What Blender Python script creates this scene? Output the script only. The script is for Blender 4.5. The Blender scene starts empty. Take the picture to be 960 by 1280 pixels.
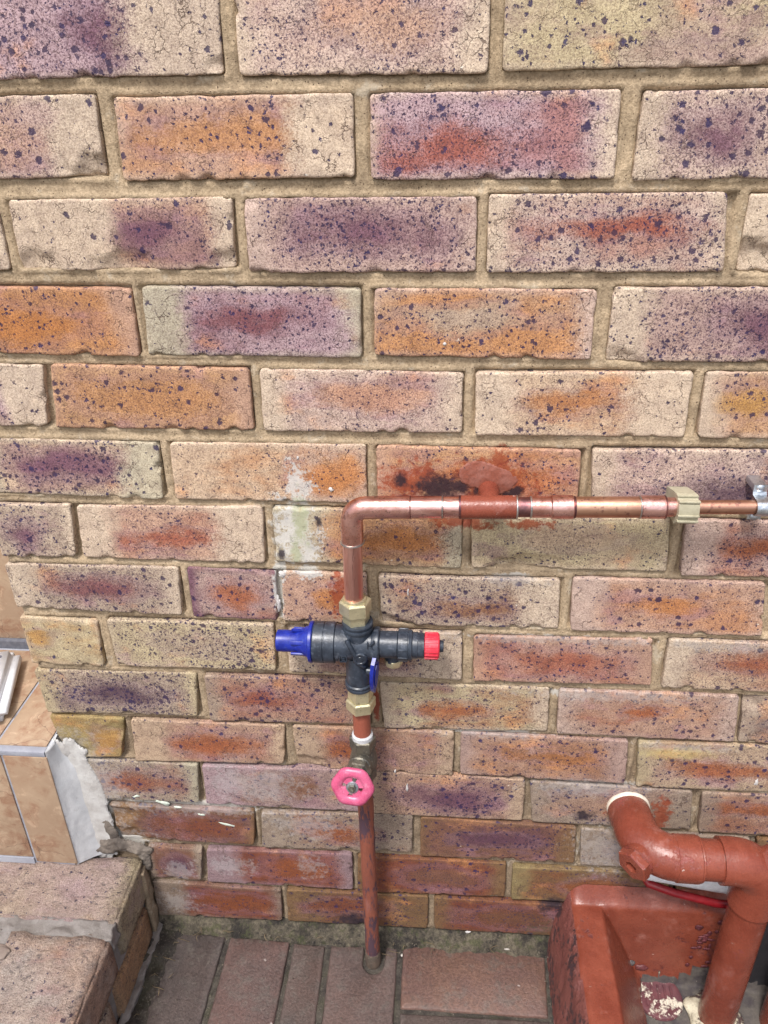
import bpy, bmesh, math, random
import numpy as np
from mathutils import Vector, Matrix
scene = bpy.context.scene
C = bpy.data.collections.new('place'); scene.collection.children.link(C)
rnd = random.Random(7)

# ------------------------------------------------------------ camera
cam_data = bpy.data.cameras.new('camera'); cam = bpy.data.objects.new('camera', cam_data)
C.objects.link(cam); scene.camera = cam
cam_data.sensor_fit = 'VERTICAL'; cam_data.sensor_height = 24.0
cam_data.lens = 24.0 * 984.87 / 1280.0
cam_data.clip_start = 0.02; cam_data.clip_end = 500
RT = Vector((0.9970852, 0.07506131, -0.01367092)); UP = Vector((-0.0233536, 0.47084213, 0.88190833)); FW = Vector((-0.07263404, 0.87901848, -0.47122267))
M = Matrix((RT, UP, -FW)).transposed().to_4x4(); M.translation = Vector((0, -0.7952, 1.2075)); cam.matrix_world = M
scene.render.resolution_x = 768; scene.render.resolution_y = 1024

# ------------------------------------------------------------ light: bright overcast
SUN_EL, SUN_AZ = math.radians(60), math.radians(-22)      # azimuth from straight in front of the wall, towards the left
w = bpy.data.worlds.new('World'); scene.world = w; w.use_nodes = True
nt = w.node_tree; nt.nodes.clear()
sky = nt.nodes.new('ShaderNodeTexSky'); sky.sky_type = 'NISHITA'; sky.sun_disc = False
sky.sun_elevation = SUN_EL; sky.sun_rotation = math.radians(180) - SUN_AZ
sky.air_density = 1.0; sky.dust_density = 4.0; sky.ozone_density = 1.0
hs = nt.nodes.new('ShaderNodeHueSaturation'); hs.inputs['Saturation'].default_value = 0.62
bg = nt.nodes.new('ShaderNodeBackground'); bg.inputs['Strength'].default_value = 0.09
out = nt.nodes.new('ShaderNodeOutputWorld')
nt.links.new(sky.outputs[0], hs.inputs['Color']); nt.links.new(hs.outputs[0], bg.inputs['Color']); nt.links.new(bg.outputs[0], out.inputs[0])
sd = bpy.data.lights.new('sun', 'SUN'); sd.energy = 1.5; sd.angle = math.radians(10); sd.color = (1.0, 0.975, 0.955)
sun = bpy.data.objects.new('sun', sd); C.objects.link(sun)
sdir = Vector((math.sin(SUN_AZ) * math.cos(SUN_EL), -math.cos(SUN_AZ) * math.cos(SUN_EL), math.sin(SUN_EL)))
sun.rotation_euler = sdir.to_track_quat('Z', 'Y').to_euler(); sun.location = sdir * 5
scene.view_settings.view_transform = 'Standard'; scene.view_settings.look = 'None'; scene.view_settings.gamma = 1
scene.view_settings.exposure = 1.25

# ------------------------------------------------------------ helpers
def lin(r, g, b):
    f = lambda c: (c/255/12.92) if c/255 <= 0.04045 else ((c/255+0.055)/1.055)**2.4
    return (f(r), f(g), f(b))
class G:
    """small node-graph writer"""
    def __init__(s, name):
        s.m = bpy.data.materials.new(name); s.m.use_nodes = True; s.t = s.m.node_tree; s.t.nodes.clear()
        s.o = s.t.nodes.new('ShaderNodeOutputMaterial'); s.b = s.t.nodes.new('ShaderNodeBsdfPrincipled'); s.t.links.new(s.b.outputs[0], s.o.inputs[0])
        s.co = s.t.nodes.new('ShaderNodeTexCoord').outputs['Object']
    def put(s, sock, v):
        if isinstance(v, bpy.types.NodeSocket): s.t.links.new(v, sock)
        elif v is not None:
            if isinstance(v, tuple) and len(v) == 3 and sock.type == 'RGBA': v = v + (1,)
            sock.default_value = v
    def node(s, typ, props=None, **ins):
        n = s.t.nodes.new(typ)
        for k, v in (props or {}).items(): setattr(n, k, v)
        for k, v in ins.items(): s.put(n.inputs[k], v)
        return n
    def m_(s, op, a, b=None, c=None, clamp=False):
        n = s.t.nodes.new('ShaderNodeMath'); n.operation = op; n.use_clamp = clamp
        for i, v in enumerate((a, b, c)): s.put(n.inputs[i], v)
        return n.outputs[0]
    def v_(s, op, a, b=None, scale=None):
        n = s.t.nodes.new('ShaderNodeVectorMath'); n.operation = op
        s.put(n.inputs[0], a); s.put(n.inputs[1], b)
        if scale is not None: s.put(n.inputs['Scale'], scale)
        return n.outputs[0]
    def mix(s, f, a, b, mode='MIX'):
        n = s.t.nodes.new('ShaderNodeMix'); n.data_type = 'RGBA'; n.blend_type = mode
        s.put(n.inputs[0], f); s.put(n.inputs[6], a); s.put(n.inputs[7], b)
        return n.outputs[2]
    def ss(s, x, lo, hi, a=0.0, b=1.0):
        n = s.t.nodes.new('ShaderNodeMapRange'); n.interpolation_type = 'SMOOTHSTEP'
        for i, v in enumerate((x, lo, hi, a, b)): s.put(n.inputs[i], v)
        return n.outputs[0]
    def noise(s, vec, scale, detail=3, rough=0.55, col=False, dist=0.0):
        n = s.node('ShaderNodeTexNoise', Vector=vec, Scale=scale, Detail=detail, Roughness=rough, Distortion=dist)
        return n.outputs['Color'] if col else n.outputs['Fac']
    def vor(s, vec, scale, feature='F1'):
        return s.node('ShaderNodeTexVoronoi', {'feature': feature}, Vector=vec, Scale=scale)
    def attr(s, name, kind='GEOMETRY', out='Fac'):
        n = s.node('ShaderNodeAttribute', {'attribute_type': kind, 'attribute_name': name}); return n.outputs[out]
    def sep(s, v):
        n = s.t.nodes.new('ShaderNodeSeparateXYZ'); s.put(n.inputs[0], v); return n.outputs
    def bump(s, h, strength, dist, prev=None):
        n = s.t.nodes.new('ShaderNodeBump'); s.put(n.inputs['Height'], h); n.inputs['Strength'].default_value = strength; n.inputs['Distance'].default_value = dist
        if prev is not None: s.t.links.new(prev, n.inputs['Normal'])
        return n.outputs[0]
    def fin(s, col, rough, normal=None, metal=0.0, spec=None):
        s.put(s.b.inputs['Base Color'], col); s.put(s.b.inputs['Roughness'], rough); s.put(s.b.inputs['Metallic'], metal)
        if normal is not None: s.put(s.b.inputs['Normal'], normal)
        if spec is not None: s.put(s.b.inputs['Specular IOR Level'], spec)
        return s.m

# vectorised value noise
def _h(i, j, k):
    n = (i*374761393 + j*668265263 + k*2147483647 + 1013904223).astype(np.int64) & 0xffffffff
    n = ((n ^ (n >> 13)) * 1274126177) & 0xffffffff
    n = ((n ^ (n >> 16)) * 2246822519) & 0xffffffff
    return ((n ^ (n >> 15)) & 0xffff) / 65535.0
def vnoise(x, y, z):
    x, y, z = np.broadcast_arrays(np.asarray(x, float), np.asarray(y, float), np.asarray(z, float))
    xi, yi, zi = np.floor(x), np.floor(y), np.floor(z); fx, fy, fz = x-xi, y-yi, z-zi
    fx, fy, fz = [f*f*(3-2*f) for f in (fx, fy, fz)]; xi, yi, zi = xi.astype(np.int64), yi.astype(np.int64), zi.astype(np.int64)
    r = 0
    for a in (0, 1):
        for b in (0, 1):
            for c in (0, 1):
                r = r + _h(xi+a, yi+b, zi+c) * (fx if a else 1-fx) * (fy if b else 1-fy) * (fz if c else 1-fz)
    return r*2-1
def fbm(x, y, z=0.0, o=3):
    r = 0; a = 1; t = 0
    for k in range(o): r = r + a*vnoise(np.asarray(x)*2**k+k*17.3, np.asarray(y)*2**k+k*5.1, np.asarray(z)*2**k+k*9.7); t += a; a *= .5
    return r/t

def tag(o, label=None, cat=None, group=None, kind=None):
    for k, v in (('label', label), ('category', cat), ('group', group), ('kind', kind)):
        if v: o[k] = v
    return o
def empty(name, loc, label, cat, group=None):
    o = bpy.data.objects.new(name, None); C.objects.link(o); o.location = loc; o.empty_display_size = .02
    return tag(o, label, cat, group)
def wloc(o):
    v = Vector((0, 0, 0))
    while o is not None: v += Vector(o.location); o = o.parent
    return v
def link(name, verts, faces, mat, parent=None, smooth=None, origin=None):
    """verts in world coordinates; one mesh object"""
    base = wloc(parent) if parent else Vector((0, 0, 0))
    og = Vector(origin) if origin is not None else base
    V = np.asarray(verts, float) - np.array(og)
    me = bpy.data.meshes.new(name); me.from_pydata(V.tolist(), [], faces); me.materials.append(mat)
    if smooth is not None:
        me.polygons.foreach_set('use_smooth', [True]*len(me.polygons))
        if smooth < 180: me.set_sharp_from_angle(angle=math.radians(smooth))
    me.update()
    o = bpy.data.objects.new(name, me); C.objects.link(o)
    if parent: o.parent = parent
    o.location = og - base
    return o
class MB:
    def __init__(s): s.v = []; s.f = []
    def add(s, v, f):
        n = len(s.v); s.v += [tuple(p) for p in v]; s.f += [tuple(i+n for i in q) for q in f]; return s
    def lathe(s, prof, org, axis, seg=32, phase=0.0):
        """prof: list of (distance along axis, radius)"""
        org = Vector(org); ax = Vector(axis).normalized()
        a = ax.orthogonal().normalized() if abs(ax.z) < .9 else Vector((1, 0, 0)); a = (a - ax*a.dot(ax)).normalized(); b = ax.cross(a)
        V = []; F = []
        for (d, r) in prof:
            for i in range(seg):
                t = 2*math.pi*i/seg + phase; V.append(org + ax*d + (a*math.cos(t) + b*math.sin(t))*max(r, 1e-5))
        for k in range(len(prof)-1):
            for i in range(seg):
                j = (i+1) % seg; F.append((k*seg+i, k*seg+j, (k+1)*seg+j, (k+1)*seg+i))
        F.append(tuple(range(seg))[::-1]); F.append(tuple((len(prof)-1)*seg+i for i in range(seg)))
        return s.add(V, F)
    def cyl(s, p0, p1, r, seg=32, bev=0.0006):
        p0, p1 = Vector(p0), Vector(p1); L = (p1-p0).length
        return s.lathe([(0, r-bev), (bev, r), (L-bev, r), (L, r-bev)], p0, p1-p0, seg)
    def hexn(s, p0, axis, r, L, phase=0.0):
        c = r*.1
        return s.lathe([(0, r*.86), (c*.6, r*.98), (c, r), (L-c, r), (L-c*.6, r*.98), (L, r*.86)], p0, axis, 6, phase)
    def tube(s, pts, r, seg=24, cap=True):
        P = [Vector(p) for p in pts]; rs = r if isinstance(r, (list, tuple)) else [r]*len(P)
        V = []; F = []; a = None
        for i, p in enumerate(P):
            t = (P[min(i+1, len(P)-1)] - P[max(i-1, 0)]).normalized()
            if a is None: a = t.orthogonal().normalized()
            a = (a - t*a.dot(t)).normalized(); b = t.cross(a)
            for k in range(seg):
                w_ = 2*math.pi*k/seg; V.append(p + (a*math.cos(w_)+b*math.sin(w_))*rs[i])
        for i in range(len(P)-1):
            for k in range(seg):
                j = (k+1) % seg; F.append((i*seg+k, i*seg+j, (i+1)*seg+j, (i+1)*seg+k))
        if cap: F.append(tuple(range(seg))[::-1]); F.append(tuple((len(P)-1)*seg+k for k in range(seg)))
        return s.add(V, F)
    def box(s, lo, hi, bev=0.0, mat=None):
        bm = bmesh.new(); bmesh.ops.create_cube(bm, size=1)
        lo, hi = Vector(lo), Vector(hi)
        for v in bm.verts: v.co = Vector([(lo[i]+hi[i])/2 + v.co[i]*(hi[i]-lo[i]) for i in range(3)])
        if bev: bmesh.ops.bevel(bm, geom=bm.edges[:], offset=bev, segments=2, affect='EDGES', profile=.6)
        if mat:
            for v in bm.verts: v.co = mat @ v.co
        bm.verts.index_update()
        s.add([tuple(v.co) for v in bm.verts], [tuple(v.index for v in f.verts) for f in bm.faces]); bm.free(); return s
    def prism(s, outline, y0, y1, fn):
        """outline: 2-D ring; fn maps (a, b, depth) to a point"""
        n = len(outline); V = [fn(a, b, y0) for a, b in outline] + [fn(a, b, y1) for a, b in outline]
        F = [tuple(range(n))[::-1], tuple(range(n, 2*n))] + [(i, (i+1) % n, n+(i+1) % n, n+i) for i in range(n)]
        return s.add(V, F)
    def build(s, name, mat, parent=None, smooth=35, origin=None):
        bm = bmesh.new(); vs = [bm.verts.new(p) for p in s.v]
        for f in s.f:
            try: bm.faces.new([vs[i] for i in f])
            except ValueError: pass
        bmesh.ops.recalc_face_normals(bm, faces=bm.faces[:]); bm.verts.index_update()
        V = [tuple(v.co) for v in bm.verts]; F = [tuple(v.index for v in f.verts) for f in bm.faces]; bm.free()
        return link(name, V, F, mat, parent, smooth, origin)
def arc(c, r, a0, a1, u, v, n=10):
    c, u, v = Vector(c), Vector(u), Vector(v)
    return [c + u*(r*math.cos(a0+(a1-a0)*i/n)) + v*(r*math.sin(a0+(a1-a0)*i/n)) for i in range(n+1)]
# ------------------------------------------------------------ materials
def tone(v, sat=.90, k=.77):
    c = lin(*v); l = .3*c[0]+.55*c[1]+.15*c[2]; return tuple((l+(x-l)*sat)*k for x in c)
PAL = {k: tone(v) for k, v in dict(
    cr=(224,204,180), li=(202,172,180), lc=(216,190,176), pk=(208,168,144), pc=(218,190,160), lp=(200,170,160), lg=(194,174,154), cg=(204,196,170), wg=(204,198,192),
    cy=(212,195,156), yl=(192,172,116), yo=(208,156,80), op=(212,164,118), po=(208,156,126), **{'or': (206,148,96)}, od=(206,134,68), ob=(186,122,70), ru=(192,106,54), rr=(180,98,72),
    rd=(172,88,66), rb=(174,96,64), pr=(146,84,92), pu=(128,84,108), dp=(102,74,94), br=(158,108,76), bo=(170,132,88), bp=(168,118,94)).items()}
def brick_mat(name='face_brick', rough_top=False):
    g = G(name); co = g.co
    A = lambda n: g.attr(n, 'OBJECT', 'Color'); AV = lambda n: g.sep(g.attr(n, 'OBJECT', 'Vector'))
    base, core, endc = A('base'), A('core'), A('endc'); k1, k2, k3, k4 = AV('k1'), AV('k2'), AV('k3'), AV('k4')
    off = g.v_('SCALE', g.attr('seedv', 'OBJECT', 'Vector'), scale=1.0)
    p = g.v_('ADD', co, off); X = g.sep(co)
    n1 = g.noise(p, 14, 4, .6); n2 = g.noise(g.v_('ADD', p, (3.1, 7.7, 1.3)), 22, 4, .6); n3 = g.noise(g.v_('ADD', p, (9.1, 2.7, 4.3)), 9, 3)
    c1 = g.m_('SUBTRACT', n1, .5); c2 = g.m_('SUBTRACT', n2, .5)
    u = g.m_('DIVIDE', X[0], k4[0]); v = g.m_('DIVIDE', X[2], k4[1])
    st_ = g.m_('SUBTRACT', g.noise(g.v_('MULTIPLY', p, (.25, 1, 1.2)), 48, 5, .65), .5); st2 = g.m_('SUBTRACT', g.noise(g.v_('ADD', g.v_('MULTIPLY', p, (.4, 1, 1)), (11, 5, 2)), 20, 5, .68), .5)
    uw = g.m_('ADD', g.m_('MULTIPLY_ADD', c1, 1.3, u), g.m_('MULTIPLY', st2, .6)); vw = g.m_('ADD', g.m_('MULTIPLY_ADD', c2, 1.0, v), g.m_('MULTIPLY', st_, .9))
    du = g.m_('DIVIDE', g.m_('SUBTRACT', uw, k1[0]), k1[2]); dv = g.m_('DIVIDE', g.m_('SUBTRACT', vw, k1[1]), k2[0])
    d = g.m_('SQRT', g.m_('ADD', g.m_('MULTIPLY', du, du), g.m_('MULTIPLY', dv, dv)))
    gr = g.noise(p, 620, 2, .7); d = g.m_('MULTIPLY_ADD', g.m_('SUBTRACT', gr, .5), .9, d); m = g.ss(d, 1.50, .25)
    col = g.mix(g.m_('MULTIPLY', g.ss(g.m_('MULTIPLY_ADD', st2, .9, n3), .46, .70), .55), base, core)
    col = g.mix(g.m_('MULTIPLY', g.ss(g.m_('MULTIPLY_ADD', st_, .8, g.noise(g.v_('ADD', p, (2.2, 8.8, 6.1)), 16, 4, .6)), .56, .72), .40), col, lin(150,112,128))
    col = g.mix(g.m_('MULTIPLY', g.ss(g.m_('MULTIPLY_ADD', st2, .8, g.noise(g.v_('ADD', p, (6.2, 1.8, 3.1)), 13, 4, .6)), .58, .74), .45), col, lin(212,150,96))
    col = g.mix(g.m_('MULTIPLY', m, .88), col, core)
    # thin darker flash ring round the fired core
    ring = g.m_('MULTIPLY', g.ss(d, 1.5, 1.1), g.ss(d, .7, 1.1))
    col = g.mix(g.m_('MULTIPLY', ring, .22), col, lin(140,116,134))
    ue = g.m_('ADD', g.m_('MULTIPLY_ADD', c2, .5, u), g.m_('ADD', g.m_('MULTIPLY', g.m_('SUBTRACT', gr, .5), .25), g.m_('MULTIPLY', st2, .25))); 
    eL = g.ss(ue, g.m_('MULTIPLY_ADD', k2[1], 1.8, -.86), g.m_('MULTIPLY_ADD', k2[1], 1.8, -1.14))
    eR = g.ss(ue, g.m_('MULTIPLY_ADD', k2[2], -1.8, .86), g.m_('MULTIPLY_ADD', k2[2], -1.8, 1.14))
    ends = g.m_('MAXIMUM', eL, eR)
    col = g.mix(g.m_('MULTIPLY', ends, .9), col, endc)
    av = g.m_('ABSOLUTE', g.m_('MULTIPLY_ADD', c2, .45, v))
    tb = g.m_('MULTIPLY', g.ss(av, .72, 1.0), g.m_('MULTIPLY_ADD', n3, .7, .1))
    col = g.mix(tb, col, endc)
    # value mottling and grain
    mot = g.noise(p, 60, 4, .65)
    col = g.mix(1.0, col, g.mix(g.ss(mot, .3, .7), (.84,.82,.82,1), (1.10,1.10,1.08,1)), 'MULTIPLY')
    gr2 = g.noise(p, 1500, 1, .5)
    grain = g.m_('ADD', g.m_('MULTIPLY', gr, .6), g.m_('MULTIPLY', gr2, .4))
    gv = g.ss(grain, .36, .60); 
    gcol = g.mix(gv, (.66,.61,.58,1), (1.16,1.15,1.13,1)); col = g.mix(1.0, col, gcol, 'MULTIPLY')
    pep = g.m_('MULTIPLY', g.ss(g.noise(g.v_('ADD', p, (7.7, 3.3, 1.1)), 520, 2, .65), .535, .60), g.m_('MULTIPLY', g.m_('MULTIPLY_ADD', k3[0], .62, .16), g.m_('MULTIPLY_ADD', ends, -.55, 1.0)))
    col = g.mix(g.m_('MULTIPLY', pep, .95), col, lin(78,54,66))
    # crackle: fine drying cracks
    wp = g.v_('ADD', p, g.v_('SCALE', g.noise(p, 120, 2, .6, col=True), scale=.012))
    cr = g.vor(wp, 78, 'DISTANCE_TO_EDGE').outputs['Distance']; cmask = g.ss(g.noise(p, 45, 3, .6), .46, .62)
    cmask = g.m_('MULTIPLY', cmask, g.m_('MULTIPLY_ADD', ends, .45, .55))
    crk = g.m_('MULTIPLY', g.ss(cr, .040, .008), cmask)
    col = g.mix(g.m_('MULTIPLY', crk, .72), col, lin(88,70,62))
    # iron spots, three sizes
    wq = g.v_('ADD', p, g.v_('SCALE', g.noise(p, 330, 3, .7, col=True), scale=.0075))
    def spots(scale, dens, r0, r1, sub):
        vn = g.vor(g.v_('ADD', wq, sub), scale); cc = g.sep(vn.outputs['Color'])
        rad = g.m_('MULTIPLY_ADD', g.m_('POWER', cc[1], 3.2), r1-r0, r0)
        inside = g.ss(vn.outputs['Distance'], rad, g.m_('MULTIPLY', rad, .72))
        return g.m_('MULTIPLY', inside, g.m_('LESS_THAN', cc[0], dens)), cc[2]
    clump = g.ss(g.noise(g.v_('ADD', p, (1.7, .3, 5.5)), 26, 3, .6), .34, .62, .35, 1.35)
    dn = g.m_('MULTIPLY', g.m_('MULTIPLY', k3[0], clump), g.m_('MULTIPLY_ADD', ends, -.75, 1.0))
    s1, r1 = spots(310, g.m_('MULTIPLY', dn, 1.25), .13, .66, (0, 0, 0))
    s2, r2 = spots(130, g.m_('MULTIPLY', dn, 1.05), .10, .56, (.5, .2, .1))
    s3, r3 = spots(46, g.m_('MULTIPLY', g.m_('MULTIPLY', k3[1], dn), .50), .06, .30, (.9, .4, .7))
    sp = g.m_('MAXIMUM', g.m_('MULTIPLY', s1, .92), g.m_('MAXIMUM', g.m_('MULTIPLY', s2, .86), g.m_('MULTIPLY', s3, .92)))
    scol = g.mix(r2, lin(44,34,62), g.mix(r3, lin(34,34,84), lin(58,38,58)))
    col = g.mix(sp, col, scol)
    # white grog chips
    wc = g.vor(g.v_('ADD', wq, (4, 4, 4)), 75); wcc = g.sep(wc.outputs['Color'])
    chip = g.m_('MULTIPLY', g.ss(wc.outputs['Distance'], g.m_('MULTIPLY_ADD', wcc[1], .10, .03), .02), g.m_('LESS_THAN', wcc[0], .05))
    col = g.mix(chip, col, lin(232,222,206))
    # stains that were put on the wall: paint, cement wash, scorch, moss
    rag = g.m_('SUBTRACT', g.noise(p, 90, 5, .7), .5); rag2 = g.m_('SUBTRACT', g.noise(p, 240, 4, .75), .5)
    def stain(name, colr, amt, hard=.09, rg=1.3):
        f = g.m_('ADD', g.attr(name), g.m_('MULTIPLY_ADD', rag, rg, g.m_('MULTIPLY', rag2, .5*rg)))
        k = g.m_('MULTIPLY', g.ss(f, .5-hard, .5+hard), amt)
        k = g.m_('MULTIPLY', k, g.m_('GREATER_THAN', g.attr(name), .02)); return k, colr
    k, cc_ = stain('white', g.mix(n1, lin(186,182,176), lin(160,156,160)), .34, .34, 2.8); col = g.mix(k, col, cc_)
    k, cc_ = stain('cement', g.mix(mot, lin(160,156,152), lin(224,222,216)), .82, .14, 2.2); col = g.mix(k, col, cc_)
    k, cc_ = stain('green', lin(146,152,104), .6, .3, 2.2); col = g.mix(k, col, cc_)
    k, cc_ = stain('yellow', lin(200,184,110), .38, .3); col = g.mix(k, col, cc_)
    kr, cc_ = stain('red', g.mix(mot, lin(126,48,26), lin(152,78,48)), .86, .24, 2.2); col = g.mix(kr, col, cc_)
    k, cc_ = stain('dark', g.mix(mot, lin(30,26,36), lin(54,42,48)), .92, .26); col = g.mix(k, col, cc_)
    k, cc_ = stain('moss', g.mix(mot, lin(58,56,40), lin(92,86,62)), .6, .3, 2.0); col = g.mix(k, col, cc_)
    h = g.m_('ADD', g.m_('MULTIPLY', gr, .5), g.m_('MULTIPLY', mot, 1.0))
    h = g.m_('SUBTRACT', h, g.m_('MULTIPLY', crk, .9)); h = g.m_('SUBTRACT', h, g.m_('MULTIPLY', sp, .35)); h = g.m_('ADD', h, g.m_('MULTIPLY', chip, .3))
    nrm = g.bump(h, .75, .0011)
    if rough_top:
        pit = g.noise(g.v_('MULTIPLY', p, (.75, 1, 1)), 150, 5, .8); col = g.mix(g.m_('MULTIPLY', g.m_('MULTIPLY', g.ss(pit, .49, .36), g.ss(n2, .36, .60)), .8), col, lin(92,84,84)); nrm = g.bump(pit, 1.0, .009, nrm)
    rgh = g.m_('SUBTRACT', .9, g.m_('MULTIPLY', sp, .35))
    return g.fin(col, rgh, nrm, spec=.3)
def mortar_mat():
    g = G('sand_mortar'); p = g.co
    a = g.noise(p, 7, 4, .6); b = g.noise(p, 380, 3, .75); c = g.noise(p, 45, 5, .7)
    col = g.mix(g.ss(a, .3, .7), lin(188,168,141), lin(166,147,121))
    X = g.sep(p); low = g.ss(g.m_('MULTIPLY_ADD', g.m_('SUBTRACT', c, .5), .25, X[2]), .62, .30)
    col = g.mix(g.m_('MULTIPLY', low, .6), col, g.mix(a, lin(128,114,96), lin(116,100,88)))        # damp, grimy joints near the ground, with shade painted in as well
    col = g.mix(1.0, col, g.mix(g.ss(b, .3, .68), (.66,.64,.61,1), (1.12,1.11,1.10,1)), 'MULTIPLY')
    col = g.mix(1.0, col, g.mix(g.ss(c, .3, .7), (.82,.82,.82,1), (1.08,1.08,1.08,1)), 'MULTIPLY')
    col = g.mix(g.m_('MULTIPLY', g.ss(g.noise(g.v_('ADD', p, (3, 3, 3)), 16, 5, .7), .50, .66), .45), col, lin(118,102,84)); col = g.mix(g.m_('MULTIPLY', g.ss(g.noise(g.v_('ADD', p, (8, 3, 5)), 30, 5, .7), .56, .68), .5), col, lin(196,186,168))
    s = g.vor(p, 420); sc_ = g.sep(s.outputs['Color'])
    col = g.mix(g.m_('MULTIPLY', g.ss(s.outputs['Distance'], .35, .2), g.m_('LESS_THAN', sc_[0], .12)), col, lin(92,76,62))
    def st(name, colr, amt):
        f = g.m_('ADD', g.attr(name), g.m_('MULTIPLY', g.m_('SUBTRACT', g.noise(p, 90, 5, .7), .5), 1.2))
        return g.m_('MULTIPLY', g.m_('MULTIPLY', g.ss(f, .4, .62), amt), g.m_('GREATER_THAN', g.attr(name), .02)), colr
    for nm, cl, am in (('cement', lin(196,194,186), .85), ('white', lin(190,188,182), .75), ('red', lin(130,54,38), .85), ('dark', lin(48,40,48), .8), ('moss', lin(62,60,44), .6)):
        k, cl = st(nm, cl, am); col = g.mix(k, col, cl)
    nrm = g.bump(g.m_('ADD', g.m_('MULTIPLY', b, .7), g.m_('MULTIPLY', c, 1.6)), .8, .0016)
    return g.fin(col, .95, nrm, spec=.2)
def metal_mat(name, c0, c1, rough, scale=40, bumpk=.15, c2=None, metal=1.0, drag=None):
    g = G(name); p = g.co if drag is None else g.v_('MULTIPLY', g.co, drag)
    n = g.noise(p, scale, 5, .65); n2 = g.noise(p, scale*5, 3, .6)
    col = g.mix(g.ss(n, .38, .62), c0, c1)
    if c2: col = g.mix(g.m_('MULTIPLY', g.ss(n2, .58, .68), .75), col, c2)
    r = g.m_('MULTIPLY_ADD', n2, .22, rough-.08)
    return g.fin(col, r, g.bump(g.m_('ADD', n2, g.m_('MULTIPLY', n, .6)), bumpk, .0015), metal)
def plastic_mat(name, c0, c1, rough, scale=120, bumpk=.15, dust=None):
    g = G(name); p = g.co
    n = g.noise(p, scale, 4, .65); n2 = g.noise(p, scale*6, 2, .6)
    col = g.mix(g.ss(n, .35, .65), c0, c1)
    if dust: col = g.mix(g.m_('MULTIPLY', g.ss(g.noise(p, scale*1.7, 5, .7), .52, .72), .55), col, dust)
    return g.fin(col, g.m_('MULTIPLY_ADD', n, .2, rough-.1), g.bump(g.m_('ADD', n, g.m_('MULTIPLY', n2, .4)), bumpk, .001))
def paint_mat(name, c0, c1, rough, chip=None, chip_t=.62, scale=26, bumpk=.35, pale=None, bd=.002, along=False):
    """old brushed paint with scuffs, chips and specks"""
    g = G(name); p = g.co if not along else g.v_('MULTIPLY', g.co, (1, 1, .22))
    n = g.noise(p, scale, 5, .65); f = g.noise(p, 140, 5, .72); fn = g.noise(p, 600, 2, .6)
    col = g.mix(g.ss(n, .35, .65), c0, c1)
    col = g.mix(1.0, col, g.mix(g.ss(fn, .3, .7), (.88,.88,.88,1), (1.08,1.08,1.08,1)), 'MULTIPLY')
    if pale: col = g.mix(g.m_('MULTIPLY', g.ss(g.noise(g.v_('ADD', p, (5,1,2)), scale*1.3, 5, .7), .56, .72), .5), col, pale)
    ch = None
    if chip:
        ch = g.ss(g.m_('MULTIPLY_ADD', f, .4, g.m_('MULTIPLY', g.noise(g.v_('ADD', p, (2,8,3)), 19, 4, .7), .6)), chip_t-.02, chip_t+.02)
        col = g.mix(ch, col, chip)
    s = g.vor(g.v_('ADD', p, g.v_('SCALE', g.noise(p, 200, 2, .6, col=True), scale=.014)), 110); sc_ = g.sep(s.outputs['Color'])
    spk = g.m_('MULTIPLY', g.ss(s.outputs['Distance'], g.m_('MULTIPLY_ADD', sc_[1], .16, .04), .02), g.m_('LESS_THAN', sc_[0], .10))
    col = g.mix(spk, col, lin(214,196,186))
    h = g.m_('ADD', g.m_('MULTIPLY', n, .8), g.m_('ADD', g.m_('MULTIPLY', f, .5), g.m_('MULTIPLY', spk, .4)))
    if ch is not None: h = g.m_('SUBTRACT', h, g.m_('MULTIPLY', ch, .5))
    return g.fin(col, g.m_('MULTIPLY_ADD', f, .3, rough-.12), g.bump(h, bumpk, bd))
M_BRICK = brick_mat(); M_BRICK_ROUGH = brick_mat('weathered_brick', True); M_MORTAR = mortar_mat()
M_COPPER = metal_mat('copper', (.82,.49,.44), (.56,.28,.23), .27, 34, .22, (.30,.15,.13))
M_COPPER_UP = metal_mat('copper_streaked', (.80,.47,.42), (.58,.29,.25), .30, 60, .12, (.34,.17,.15), 1.0, (1, 1, .12)); M_COPPER_ALONG = metal_mat('copper_wiped', (.84,.52,.47), (.58,.29,.25), .26, 55, .2, (.32,.16,.14), 1.0, (.22, 1, 1))
M_COPPER_OLD = metal_mat('tarnished_copper', (.50,.27,.19), (.62,.36,.25), .36, 24, .15, (.25,.12,.10))
M_COPPER_DARK = metal_mat('scorched_copper', (.16,.08,.09), (.34,.16,.15), .42, 30, .2)
M_SOLDER = metal_mat('solder', (.62,.62,.60), (.40,.39,.38), .38, 60, .3)
M_BRASS = metal_mat('brass', (.70,.64,.42), (.56,.51,.33), .34, 50, .2, (.36,.31,.20), .75)
M_OLDBRASS = metal_mat('dull_brass', (.20,.18,.14), (.12,.115,.10), .5, 60, .45, (.34,.31,.26), .75)
M_ZINC = metal_mat('galvanised_steel', (.66,.70,.74), (.46,.50,.55), .36, 60, .25, (.30,.33,.38))
M_BLACK = plastic_mat('black_plastic', (.018,.024,.036), (.036,.047,.066), .36, 70, .35, (.14,.16,.20))
M_BLUE = plastic_mat('blue_plastic', (.004,.013,.20), (.008,.022,.28), .36, dust=(.05,.08,.30))
M_RED = plastic_mat('red_plastic', (.55,.020,.045), (.62,.035,.06), .45, dust=(.62,.20,.20))
M_PINK = paint_mat('pink_enamel', (.46,.065,.15), (.54,.11,.21), .34, lin(120,70,82), .66, scale=60, bumpk=.3, pale=(.66,.30,.40))
M_TAPE = plastic_mat('white_tape', (.52,.52,.53), (.42,.42,.44), .6, dust=(.25,.24,.23))
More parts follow.
